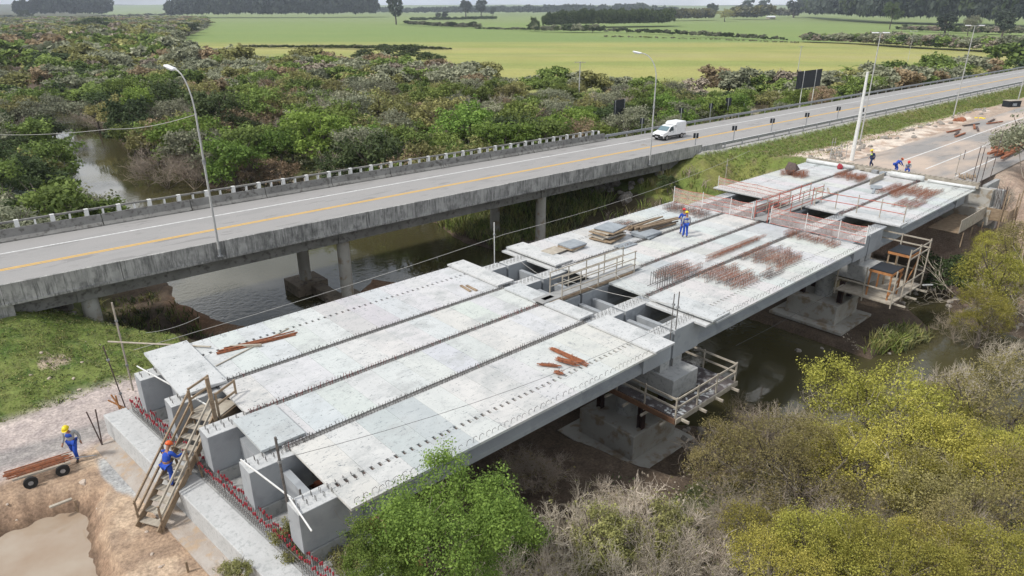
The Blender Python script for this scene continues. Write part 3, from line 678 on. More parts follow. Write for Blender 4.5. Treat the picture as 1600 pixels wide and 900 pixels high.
# end blocks
b = MB(); b.hexa([ob(.9, .15, -4.2), ob(2.55, .15, -4.2), ob(2.55, 11.5, -4.2), ob(.9, 11.5, -4.2), ob(.9, .15, -.67), ob(2.55, .15, -.67), ob(2.55, 11.5, -.67), ob(.9, 11.5, -.67)]); b.build('end_wall', M['streak'], br)
b = MB(); b.hexa([ob(62.3, .1, -3.6), ob(63.8, .1, -3.6), ob(63.8, 11.5, -3.6), ob(62.3, 11.5, -3.6), ob(62.3, .1, -.67), ob(63.8, .1, -.67), ob(63.8, 11.5, -.67), ob(62.3, 11.5, -.67)]); b.build('end_wall', M['oldconc'], br)
b = MB().extrude([(0, .3), (.22, .3), (.3, -1.6), (0, -1.6)], ob(63.95, .05, 0), ob(67.6, .05, 0), side=(0, 1, 0)); b.build('wing_wall', M['streak'], br)

# guard rails beside the old road
def guardrail(t, s0, s1, label, side, zz=.0):
    r = empty('guard_rail', ob((s0 + s1) / 2, t, -.4), label, 'guard rail', 'steel guard rails of the old road')
    pr_ = [(0, .62), (.035, .60), (.06, .52), (.02, .46), (.06, .40), (.035, .32), (0, .30), (-.01, .46)]
    for k0, k1 in ((s0, (s0 + s1) / 2), ((s0 + s1) / 2, s1)):
        MB().extrude([(side * u, v + zz + ZR) for u, v in pr_], ob(k0, t, 0), ob(k1, t, 0), side=(0, 1, 0)).build('rail', M['steel'], r)
    post = MB().box(-.06, .06, -.05, .05, -.45, .62).build('post', M['steel']); post.parent = r
    n = 0; s = s0 + .5; sp = 3.4
    while s < s1 and n < 96:
        o = post if n == 0 else post.copy()
        if n: COL.objects.link(o); o.parent = r
        o.location = Vector(ob(s, t - side * .07, ZR + zz)) - r.location; s += sp; n += 1
    return r
guardrail(.1, 64.2, 370, 'steel guard rail along the grassy side of the old road, towards the new bridge', 1)
guardrail(11.75, 61.8, 370, 'steel guard rail on the field side of the old road, behind the white van', -1)
wp = None
for i, (px, py) in enumerate([(1091, 246), (1095, 248), (1098, 249)]):
    p = at(px, py, -1.2); b = MB().box(-.07, .07, -.07, .07, 0, 1.15)
    o = b.build('marker_post', M['whitepost']); o.location = p; tag(o, ['left', 'middle', 'right'][i] + ' one of three short white posts at the old bridge end', 'post', 'white posts by the old bridge end')
for i, (px, py, h_) in enumerate([(16, 521, 1.3), (3, 508, 1.5)]):
    p = at(px, py, -2.7); o = MB().tube([(0, 0, -.1), (.02, 0, h_)], .05, 8).build('marker_post', M['whitepost']); o.location = p
    tag(o, ['right white post of the pair in the grass below the old bridge', 'left white post of the pair at the picture edge'][i], 'post')

# ------------------------------------------------------------------ new approach road
nr = MB(); nr.add([(67.9, 16.4, -.14), (900, 16.4, -.14), (900, 27.6, -.14), (67.9, 27.6, -.14)], [(0, 1, 2, 3)])
tag(nr.build('new_road', M['newroad']), kind='structure')
mk = MB()
for y, x0 in ((24.37, 73), (21.43, 72), (18.5, 70.5)): mk.box(x0, 900, y - .07, y + .07, -.138, -.132)
tag(mk.build('new_road_lines', M['paintw']), kind='structure')

# ------------------------------------------------------------------ new bridge: spans, piers, abutments
GY = [28.65, 25.70, 22.75, 19.80, 16.85]
TONES = [(.55, .55, .535), (.50, .52, .52), (.55, .555, .55), (.475, .455, .445), (.52, .53, .525), (.39, .43, .435), (.56, .55, .525)]
_m = (.525, .525, .515); TONES = [tuple(_m[i] + (c[i] - _m[i]) * .62 for i in range(3)) for c in TONES]
def girder(parent, y, x0, x1, xend=2.1):
    b = MB(); hw = .43
    for a, c in ((x0, x0 + xend), (x1 - xend, x1)): b.box(a, c, y - hw, y + hw, -1.58, -.10)
    prof = [(-.42, -.10), (-.42, -.24), (-.15, -.42), (-.15, -1.15), (-.36, -1.34), (-.36, -1.58), (.36, -1.58), (.36, -1.34), (.15, -1.15), (.15, -.42), (.42, -.24), (.42, -.10)]
    # I-section between the end blocks, built in two convex-safe strips
    for pr_ in ([(-.42, -.10), (-.42, -.24), (-.15, -.42), (.15, -.42), (.42, -.24), (.42, -.10)], [(-.15, -.42), (-.15, -1.15), (.15, -1.15), (.15, -.42)], [(-.15, -1.15), (-.36, -1.34), (-.36, -1.58), (.36, -1.58), (.36, -1.34), (.15, -1.15)]):
        b.extrude(pr_, (x0 + xend, y, 0), (x1 - xend, y, 0))
    o = b.build('girder', M['girder'], parent)
    for a, c in ((x0 + .005, x0 + xend - .3), (x1 - xend + .3, x1 - .005)): MB().box(a, c, y - hw + .01, y + hw - .01, -.10, -.088).build('lit_girder_top', M['concrete_top'], parent)  # same concrete in a paler tone: light on the level top put into colour
    st = MB(); x = x0 + .15
    while x < x1 - .1:
        if x < x0 + 2.4 or x > x1 - 2.4:
            for dy in (-.14, .14):
                st.tube([(x, y + dy - .05, -.1), (x + rnd.uniform(-.02, .02), y + dy - .04, .09), (x, y + dy + .05, .09), (x, y + dy + .05, -.1)], .011, 3)
        x += .28
    tag(st.build('lifting_loops', M['rebar'], parent), kind='stuff')
def stirrups(parent, y, x0, x1, redfrac, seed):
    g = random.Random(seed); a = MB(); r_ = MB(); x = x0
    while x < x1:
        tgt = r_ if g.random() < redfrac(x) else a
        hh = g.uniform(.08, .17); k = g.uniform(-.05, .05)
        tgt.tube([(x, y - .13, -.05), (x + k, y - .12, hh - .02), (x + .05 + k, y - .03, hh)], .011, 3, False)
        tgt.tube([(x + .08, y + .13, -.05), (x + .08 - k, y + .12, hh - .02), (x + .02 - k, y + .03, hh)], .011, 3, False)
        if g.random() < .5: tgt.tube([(x, y - .13, -.02), (x + .1, y + .13, .05)], .010, 3, False)
        x += .13
    MB().box(x0, x1, y - .128, y + .128, -.099, -.045).build('joint_strip', M['concrete'], parent)
    for dy in (-.09, .0, .09): a.tube([(x0, y + dy, .005), ((x0 + x1) / 2, y + dy + .01, .015), (x1, y + dy, .0)], .012, 3, False)
    tag(a.build('stirrup_row', M['rebar'], parent), kind='stuff')
    if r_.v: tag(r_.build('red_stirrup_row', mat_rr, parent), kind='stuff')
mat_rr = mat_basic('primed_rebar', (.20, .05, .045), (.13, .045, .04), 9)
def hooks(parent, y, x0, x1, sp, seed, side=-1):
    g = random.Random(seed); b = MB(); x = x0
    while x < x1:
        h = g.uniform(.12, .2); k = g.uniform(-.05, .05)
        b.tube([(x, y, -.02), (x + k, y, h), (x + k + .12, y, h + .03), (x + k + .17, y, h - .04)], .010, 3, False); x += sp * g.uniform(.8, 1.2)
    tag(b.build('edge_hooks', M['rebar'], parent), kind='stuff')
def slab(parent, x0, x1, y0, y1, tone, g, z=0., pocket=None):
    b = MB(); dz = g.uniform(-.004, .004); e = .004
    if pocket is None: b.box(x0 + e, x1 - e, y0, y1, z - .1, z + dz)
    else:
        a0, a1 = pocket - .11, pocket + .11
        b.box(x0 + e, x1 - e, y0, a0, z - .1, z + dz); b.box(x0 + e, x1 - e, a1, y1, z - .1, z + dz)
        n = max(2, int((x1 - x0) / .30)); wv = (x1 - x0 - 2 * e) / n
        for i in range(n):
            q = x0 + e + i * wv; b.box(q, q + wv * .62, a0, a1, z - .1, z + dz - .0005)
    return b.build('deck_slab', M['slab'], parent, color=(tone[0], tone[1], tone[2], 1))
def span(x0, x1, s0, s1, label, skew, seed, red, n=12):
    g = random.Random(seed)
    sp = empty('bridge_span', ((x0 + x1) / 2, 22.7, -1.58), label, 'bridge span', 'spans of the new bridge')
    for y in GY: girder(sp, y, x0 + (skew * (28.65 - y) if skew else 0), x1)
    strips = [(25.84, 30.2, 28.65), (22.89, 25.56, None), (19.94, 22.61, None), (15.55, 19.66, 16.85)]
    for si, (y0, y1, pk_) in enumerate(strips):
        xa = s0 + (skew * .35 * (28.65 - y0) if skew else 0); k = n; wv = (s1 - xa) / k; i = 0; last = None
        while i < k:
            m_ = 1 if g.random() < .6 else 2
            m_ = min(m_, k - i); tone = g.choice(TONES if si != 1 else [TONES[0], TONES[6], TONES[0], TONES[6], TONES[2], TONES[5] if seed == 1 and i < 4 else TONES[0]])
            if si == 2 and seed == 1: tone = g.choice([TONES[1], TONES[5], TONES[4], TONES[2]]) if i < k * .62 else g.choice([TONES[0], TONES[2]])
            if si == 0 and seed == 1: tone = g.choice([TONES[2], TONES[0], TONES[4], TONES[2], TONES[3]])
            for q in range(m_): slab(sp, xa + (i + q) * wv, xa + (i + q + 1) * wv, y0, y1, [c * g.uniform(.97, 1.03) for c in tone], g, 0, pk_)
            i += m_
        if si == 3: hooks(sp, 15.72, xa + .2, s1, .3, seed)
        if si == 0: hooks(sp, 30.05, xa + .2, s1, .4, seed + 5)
    for i, y in enumerate(GY[1:4]): stirrups(sp, y, s0 + (0.3 if skew else 0), s1, red[i], seed * 10 + i)
    for y in (GY[0], GY[4]):
        b = MB().box(s0 + .6, s1, y - .125, y + .125, -.099, -.072); b.build('pocket_shade', M['darkrust'], sp)  # dark strip on the girder: shade inside the pocket holes put into colour
    # diaphragms
    for xx in ((x0 + .9), (x1 - .9)):
        for ya, yb_ in zip(GY[1:], GY[:-1]): MB().box(xx - .13 + (skew * (28.65 - ya)), xx + .13 + skew * (28.65 - ya), ya + .44, yb_ - .44, -1.5, -.55).build('diaphragm', M['girder'], sp)
    return sp
no = lambda x: .02
span(5.0, 24.97, 7.0, 22.6, 'nearest span of the unfinished bridge with pale patchwork deck slabs, next to the timber stair', .10, 1, [no, lambda x: .65 if x > 19.5 or x < 13.5 else .25, no])
span(25.13, 47.12, 27.3, 44.1, 'middle span of the unfinished bridge with two workers and rusty stirrups on its deck', 0, 2, [no, lambda x: .8 if x < 30.5 else .15, lambda x: .5 if x < 30 else .05], 13)
span(47.28, 67.0, 50.2, 66.0, 'farthest span of the unfinished bridge ending at the sandy new road', 0, 3, [no, no, lambda x: .5], 12)
# loose cover slabs lying on the ends of the spans
LS = [(22.25, 23.45, 25.9, 30.35, 0.1, 'loose deck slab left over the pier gap on the river side of the nearest span'),
      (22.30, 23.40, 22.95, 25.4, .1, 'loose deck slab at the pier gap between the footbridge and the second girder'),
      (22.40, 23.40, 20.0, 22.45, .1, 'loose deck slab at the pier gap on the near side of the footbridge'),
      (22.35, 23.75, 15.45, 19.45, .1, 'large loose deck slab overhanging the pier gap at the outer edge of the nearest span'),
      (26.85, 28.3, 26.0, 30.4, .1, 'upper loose slab of the pair beside the stacked boards on the middle span'),
      (26.6, 27.9, 26.1, 30.5, -.12, 'lower loose slab sticking out under its twin beside the boards on the middle span'),
      (27.0, 28.5, 15.6, 19.4, .1, 'upper loose slab of the pair at the near corner of the middle span'),
      (26.7, 28.0, 15.75, 19.35, -.12, 'lower loose slab jutting out at the near corner of the middle span'),
      (26.9, 28.0, 22.9, 25.5, .1, 'loose slab under the far end of the timber footbridge rails'),
      (5.75, 7.55, 25.5, 30.3, .1, 'loose slab with pocket holes on the upper left corner of the nearest span'),
      (6.6, 8.2, 20.0, 22.5, .1, 'bluish loose slab at the abutment end right of the timber stair'),
      (49.9, 51.3, 25.9, 30.3, .1, 'loose slab at the far gap on the grass side with black joint below'),
      (49.9, 51.2, 20.0, 22.5, .1, 'loose slab at the far gap beside the metal rails'),
      (49.9, 51.3, 15.6, 19.5, .1, 'loose slab at the far gap at the outer edge above the timber scaffold')]
for i, (a, b_, c, e, z, lb) in enumerate(LS):
    g = random.Random(i); m_ = MB()
    m_.cbox(((a + b_) / 2, (c + e) / 2, z - .045 + .02), (b_ - a, e - c, .1), rz=g.uniform(-.015, .015), ry=g.uniform(-.006, .006))
    o = m_.place('loose_slab', M['slab'], lb, 'concrete slab', 'loose slabs at the deck ends'); tn = TONES[[0, 1, 4, 2, 0, 2, 1, 2, 0, 4, 5, 0, 0, 4][i]]; o.color = tuple(tn) + (1,)
    o.location.z += .012
def pier(xc, label, zb, ground):
    p = empty('bridge_pier', (xc, 22.7, zb - .2), label, 'pier', 'piers of the new bridge')
    MB().box(xc - 1.0, xc + 1.0, 15.55, 30.1, -3.12, -2.05).build('pier_cap', M['concrete'], p, bevel=.02)
    for y in GY:
        for dx in (-.5, .5): MB().box(xc + dx - .36, xc + dx + .36, y - .4, y + .4, -2.05, -1.582).build('bearing_pedestal', M['concrete'], p)
    for y in (18.75, 27.0):
        cyl(MB(), xc - .1, y, zb + 1.38, -3.12, .60, 32).build('column', M['concrete'], p, smooth=False)
        MB().box(xc - 1.8, xc + 1.75, y - 1.8, y + 1.8, zb, zb + 1.4).build('pile_cap', M['footing'], p, bevel=.03)
        MB().box(xc - 2.6, xc + 2.3, y - 2.7, y + 2.6, zb - .22, zb - .002).build('base_slab', M['footing'], p, bevel=.02)
    for dx, dy in ((-.9, 17.25), (.8, 17.3), (-.9, 19.9), (.8, 19.9), (-.9, 25.6), (.9, 25.6)):
        b = MB(); x, y = xc + dx, dy
        b.box(x - .14, x + .14, y - .15, y - .125, zb + 1.4, -3.45); b.box(x - .14, x + .14, y + .125, y + .15, zb + 1.4, -3.45); b.box(x - .012, x + .012, y - .125, y + .125, zb + 1.4, -3.45)
        b.build('steel_prop', mat_prop, p)
    return p
mat_prop = mat_basic('prop_rust', (.055, .028, .022), (.035, .022, .02), 4)
pier(25.1, 'concrete pier of the new bridge standing on the mud in the middle of the picture', -6.9, 0)
pier(47.2, 'concrete pier at the water edge, below the timber scaffold', -6.5, 0)
# near abutment
ab = empty('bridge_abutment', (5.5, 22.5, -3.8), 'pale concrete abutment below the timber stair carrying the girder ends', 'abutment')
def sk(x, y): return x + (28.65 - y) * .10
def skbox(mb, xa, xb, y0, y1, z0, z1):
    return mb.hexa([(sk(xa, y0), y0, z0), (sk(xb, y0), y0, z0), (sk(xb, y1), y1, z0), (sk(xa, y1), y1, z0), (sk(xa, y0), y0, z1), (sk(xb, y0), y0, z1), (sk(xb, y1), y1, z1), (sk(xa, y1), y1, z1)])
skbox(MB(), 3.85, 4.75, 14.0, 30.2, -4.4, -2.08).build('ledge', M['concrete_top'], ab, bevel=.02)
skbox(MB(), 4.75, 7.2, 14.2, 30.0, -4.6, -2.1).build('bearing_seat', M['concrete'], ab, bevel=.02)
skbox(MB(), 3.1, 3.85, 13.5, 29.6, -3.8, -3.02).build('blinding_slab', mat_basic('dusty_concrete', (.42, .38, .34), (.34, .28, .23), 1.2, c3=(.40, .30, .21), s3=2, bump=.3), ab)
for y in GY: skbox(MB(), 5.15, 6.35, y - .5, y + .5, -2.1, -1.6).build('bearing_pedestal', M['concrete'], ab)
# far abutment
fa = empty('bridge_abutment', (67.6, 22, -3), 'far abutment at the end of the unfinished deck against the sandy road', 'abutment')
MB().box(66.3, 67.95, 14.2, 30.0, -2.9, -1.6).build('bearing_seat', M['footing'], fa)
MB().box(67.2, 67.85, 14.6, 30.2, -1.6, -.12).build('back_wall', M['footing'], fa)
skb = MB(); skb.box(67.86, 68.5, 14.0, 15.2, -3.5, -.16); skb.box(67.9, 71.5, 15.25, 15.6, -3.4, .05); skb.build('wing_wall', M['concrete'], fa)

# ------------------------------------------------------------------ lamps, poles, signs
def lamp_post(base, h, arm, head_dir, label, name='street_lamp', group=None, double=False, r=.07, lean=(0, 0)):
    b = Vector(base); e = empty(name, b, label, 'street lamp' if name == 'street_lamp' else 'pole', group)
    hd = Vector(head_dir).normalized(); top = b + Vector((lean[0], lean[1], h))
    MB().cbox(b + Vector((0, 0, .02)), (.3, .3, .05)).tube([b + Vector((0, 0, .02)), b + Vector((0, 0, .5))], r * 1.3, 10).build('base_plate', M['steel'], e)
    if double:
        MB().tube([b, top], [r * 1.2, r * .7], 10).build('pole', M['pole'], e)
        for s_ in (-1, 1):
            q = top + hd * s_ * arm; MB().tube([top - Vector((0, 0, .05)), q], .035, 6).build('arm', M['pole'], e)
            mb = MB(); mb.cbox(q + hd * s_ * .35, (.75, .3, .13), rz=math.atan2(hd.y, hd.x)); mb.build('lamp_head', M['lampwhite'], e, bevel=.04)
    else:
        pts = [b, b + (top - b) * .78]
        for k in range(1, 8):
            t_ = k / 7; pts.append(b + (top - b) * (.78 + .22 * math.sin(t_ * math.pi / 2)) + hd * arm * (1 - math.cos(t_ * math.pi / 2)))
        MB().tube(pts, [r * 1.15] + [r * .8] * 1 + [r * .62] * 7, 10).build('pole', M['pole'], e)
        MB().tube([b + (top - b) * .52, b + (top - b) * .545], r * 1.5, 10).build('clamp', M['steel'], e)
        q = pts[-1]; d = (pts[-1] - pts[-2]).normalized()
        mb = MB(); mb.beam(q - d * .05, q + d * .8, .32, .14); mb.build('lamp_head', M['lampwhite'], e, bevel=.05)
        mb = MB(); mb.beam(q + d * .15 - Vector((0, 0, .1)), q + d * .65 - Vector((0, 0, .1)), .22, .06); mb.build('lamp_glass', M['headlamp'], e, bevel=.02)
    return e
yb_ = lambda s: 42.6 - .031 * s
lamp_post((13.35, yb_(13.35) - .13, -.35), 11.1, 1.15, (-.35, 1.0, 0), 'curved street lamp clamped to the streaked parapet, left of the picture', r=.066)
lamp_post((55.0, yb_(55) - .13, -.35), 10.4, 1.6, (-.45, 1.0, 0), 'curved street lamp on the old bridge just left of the white van', r=.07)
p = at(1343, 225, -1.0); hrt = Vector((math.sin(AZ), -math.cos(AZ), 0))
lamp_post(p, 12.4, .25, hrt, 'double headed lamp post beside the thick white pole at the far end of the bridge', double=True, group='double headed lamps')
p = at(1489, 184, -.9); lamp_post(p, 12.6, .6, hrt, 'double headed lamp post on the grass slope over the brown heap', double=True, group='double headed lamps')
p = at(1418, 97, -6); lamp_post(p, 11.5, .8, hrt, 'small distant double headed lamp standing in the green field', double=True, group='double headed lamps')
p = at(1588, 166, -.8); b = MB(); b.tube([p, p + Vector((0, 0, 5.2))], .07, 8); b.place('pole', M['pole'], 'plain grey pole at the right picture edge above the black box', 'pole')
p = at(1330, 252, -.3); b = MB(); b.tube([p, p + Vector((.1, 0, 4)), p + Vector((.15, .1, 8.6))], [.20, .17, .11], 12)
e = empty('utility_pole', p, 'thick white concrete pole standing by the far end of the unfinished deck', 'pole'); b.build('pole', M['whitepost'], e)
q = p + Vector((.1, 0, 5.0)); MB().cbox(q + Vector((.25, 0, 0)), (.25, .25, .35)).build('junction_box', M['black'], e)
def util_pole(base, h, label, w_=.9, n=1):
    e = empty('utility_pole', base, label, 'pole', 'utility poles beyond the old road'); b = Vector(base)
    MB().tube([b, b + Vector((0, 0, h))], [.14, .09], 8).build('pole', M['pole'], e)
    a = hrt * w_; MB().beam(b + Vector((0, 0, h - .25)) - a, b + Vector((0, 0, h - .25)) + a, .1, .1).build('crossarm', M['palewood'], e)
    for s_ in (-.9, -.4, .4, .9): MB().tube([b + a * s_ + Vector((0, 0, h - .2)), b + a * s_ + Vector((0, 0, h + .02))], [.05, .03], 6).build('insulator', M['greysteel'], e)
    return e
p1 = at(904, 168, -5.3); util_pole(p1, 9.2, 'utility pole with a crossarm rising from the thicket behind the black sign', 1.1)
p2_ = at(1245, 121, -5.6); util_pole(p2_, 9.0, 'slender distant utility pole behind the large black sign board', .7)
def cable(pts, r, label, name='overhead_cable', sag=.4, mat='wire'):
    b = MB()
    for a, c in zip(pts[:-1], pts[1:]):
        a = Vector(a); c = Vector(c); q = [a.lerp(c, t_ / 12) - Vector((0, 0, sag * 4 * (t_ / 12) * (1 - t_ / 12))) for t_ in range(13)]
        b.tube(q, r, 4)
    b.place(name, M[mat], label, 'cable')
cable([(13.4, 42.15, 8.3), (12.6, 60, 5.4), (3.5, 61, 4.9)][:2] + [(5.4, 78, 3.6), (-2, 95, 2.6)], .02, 'pale cable from the left street lamp over the thicket to the left edge', sag=.25, mat='rope')
# sign backs
def board(p0, p1, z0, z1, zt, label, group=None, posts=2, mat='black', lean=0, pm='steel'):
    p0 = Vector(p0); p1 = Vector(p1); e = empty('road_sign', ((p0.x + p1.x) / 2, (p0.y + p1.y) / 2, z0), label, 'road sign', group)
    d = (p1 - p0).normalized(); n = Vector((-d.y, d.x, 0)); a = p0 + Vector((0, 0, zt - (zt - 0) + 0)); 
    lo = Vector((p0.x, p0.y, z1)); b = MB(); q0 = Vector((p0.x, p0.y, 0)); q1 = Vector((p1.x, p1.y, 0))
    b.hexa([q0 + Vector((0, 0, z1)) - n * .02, q1 + Vector((0, 0, z1)) - n * .02, q1 + Vector((0, 0, z1)) + n * .02, q0 + Vector((0, 0, z1)) + n * .02, q0 + Vector((0, 0, zt)) - n * .02, q1 + Vector((0, 0, zt)) - n * .02, q1 + Vector((0, 0, zt)) + n * .02, q0 + Vector((0, 0, zt)) + n * .02])
    b.build('sign_board', M[mat], e)
    side = n if n.dot(Vector((p0.x, p0.y, 0))) < 0 else -n
    for k in ([.08, .92] if posts == 2 else ([.25, .75] if posts == 3 else [.5])):
        q = q0.lerp(q1, k) + side * .06; MB().box(q.x - .04, q.x + .04, q.y - .04, q.y + .04, z0, zt + .03).build('post', M[pm], e)
    return e
for px, py, sz, lb in [(1085, 236, .5, 'near the deck end of the old bridge'), (1145, 223, .5, 'second from the old bridge end'), (1204, 210, .55, 'third along the grassy rail'), (1258, 200, .55, 'fourth along the grassy rail'), (1307, 189, .55, 'farthest on the grassy side')]:
    p = at(px, py, -.6); board(p - hrt * .28, p + hrt * .28, -.75, .80, 1.35, 'small black marker panel on a post, ' + lb, 'small marker panels along the old road', 1)
for px, py, lb in [(1002, 209, 'behind the rail left of the van'), (1063, 191, 'behind the rail above the van'), (1109, 183, 'second right of the van on the far side'), (1136, 178, 'larger panel, third right of the van on the far side'), (1161, 174, 'farthest right on the far side')]:
    p = at(px, py, -.5); s_ = .28 if 'larger' not in lb else .42; board(p - hrt * s_, p + hrt * s_, -.9, .72, 1.4 if s_ < .4 else 1.8, 'small black marker panel, ' + lb, 'small marker panels along the old road', 1)
q = at(957, 209, -1.2); q2 = at(974, 205, -1.2); board(q, q2, -2.2, 1.0, 3.0, 'dark square sign board seen from behind, standing by the rail left of the van', None, 2)
q = at(1238, 170, -1.0); q2 = at(1276, 163, -1.0); board(q, q2, -2.2, 2.0, 4.7, 'large black sign board on two white posts behind the old road', None, 3, pm='whitepost')
q = at(1572, 172, -.7); b = MB(); e = empty('box_frame', q, 'black crate like frame at the foot of the grass slope near the right edge', 'frame')
b.cbox(q + Vector((.9, -.3, .75)), (2.3, 1.2, 1.3), rz=-.5); b.build('body', M['black'], e, bevel=.03)
MB().cbox(q + Vector((.9, -.3, 1.42)), (2.4, 1.3, .06), rz=-.5).build('top', M['palewood'], e)
MB().cbox(q + Vector((.45, -.85, .85)), (.8, .03, .4), rz=-.5).build('panel', M['greysteel'], e)

# ------------------------------------------------------------------ white van
def van():
    e = empty('van', (0, 0, 0), 'small white delivery van with a raised cargo box driving on the old road', 'van')
    # nose points to -x; width along y
    prof = [(-2.15, .42), (-2.18, .62), (-2.05, .86), (-1.35, 1.03), (-.72, 1.50), (-.35, 1.62), (.30, 1.60), (.30, .30), (-2.0, .30)]
    W = .80
    b = MB(); vs = []; 
    for sgn in (-1, 1):
        for x, z in prof: vs.append((x, sgn * (W if z < 1.1 else W - (z - 1.1) * .22), z))
    n = len(prof); b.add(vs, [tuple(range(n)), tuple(reversed(range(n, 2 * n)))] + [(i, n + i, n + (i + 1) % n, (i + 1) % n) for i in range(n)])
    b.build('cab', M['vanwhite'], e, bevel=.04)
    b = MB(); prof2 = [(.31, .35), (.31, 1.62), (.05, 1.78), (.28, 1.98), (2.05, 1.98), (2.15, 1.85), (2.18, .38)]
    prof2 = [(.305, .35), (.305, 1.60), (.02, 1.66), (.35, 1.98), (2.05, 1.98), (2.15, 1.85), (2.18, .38)]
    vs = []
    for sgn in (-1, 1):
        for x, z in prof2: vs.append((x, sgn * (W if z < 1.9 else W - .06), z))
    n = len(prof2); b.add(vs, [tuple(range(n)), tuple(reversed(range(n, 2 * n)))] + [(i, n + i, n + (i + 1) % n, (i + 1) % n) for i in range(n)])
    b.build('cargo_box', M['vanwhite'], e, bevel=.05)
    b = MB(); b.add([(-1.33, -.70, 1.065), (-1.33, .70, 1.065), (-.75, .62, 1.495), (-.75, -.62, 1.495)], [(0, 1, 2, 3)])
    b.v = [(x - .02, y, z + .035) for x, y, z in b.v]; b.build('windscreen', M['windscreen'], e)
    for s_ in (-1, 1):
        y = s_ * .815
        b = MB(); b.add([(-1.12, y, 1.06), (-.20, y, 1.06), (-.22, y - s_ * .10, 1.50), (-.66, y - s_ * .10, 1.50)], [(0, 1, 2, 3)]); b.v = [(a, c + s_ * .0, d) for a, c, d in b.v]; b.build('side_window', M['glass'], e)
        MB().box(-.28, -.12, y - .012, y + .012, .88, .91).build('door_handle', M['trim'], e)
        MB().box(-1.9, 2.0, y - .01, y + .01, .36, .52).build('sill_trim', M['trim'], e)
        MB().cbox((-1.02, s_ * .93, 1.08), (.10, .18, .14)).build('wing_mirror', M['trim'], e, bevel=.02)
        MB().cbox((-2.06, s_ * .60, .74), (.16, .32, .2), ry=-.3).build('headlight', M['headlamp'], e, bevel=.03)
        MB().cbox((2.18, s_ * .68, .95), (.05, .16, .34)).build('tail_light', M['red'], e, bevel=.01)
        for x in (-1.38, 1.38):
            w_ = MB().tube([(x, s_ * .62, .31), (x, s_ * .83, .31)], .31, 20).build('wheel', M['rubber'], e)
            MB().tube([(x, s_ * .825, .31), (x, s_ * .845, .31)], .19, 12).build('rim', M['rim'], w_)
    MB().cbox((-2.17, 0, .45), (.18, 1.62, .28)).build('bumper', M['trim'], e, bevel=.05)
    MB().cbox((-2.20, 0, .66), (.06, .8, .1)).build('grille', M['trim'], e, bevel=.01)
    MB().cbox((-2.28, 0, .44), (.02, .4, .13)).build('number_plate', M['plate'], e)
    MB().cbox((2.2, 0, .42), (.12, 1.6, .2)).build('rear_bumper', M['trim'], e, bevel=.03)
    return e
v = van(); c = (at(1024, 214, ZR) + at(1066, 212, ZR)) / 2
v.location = (68.3, 48.15, ZR); v.rotation_euler = (0, 0, -.031); v.scale = (1.0, .98, .98)

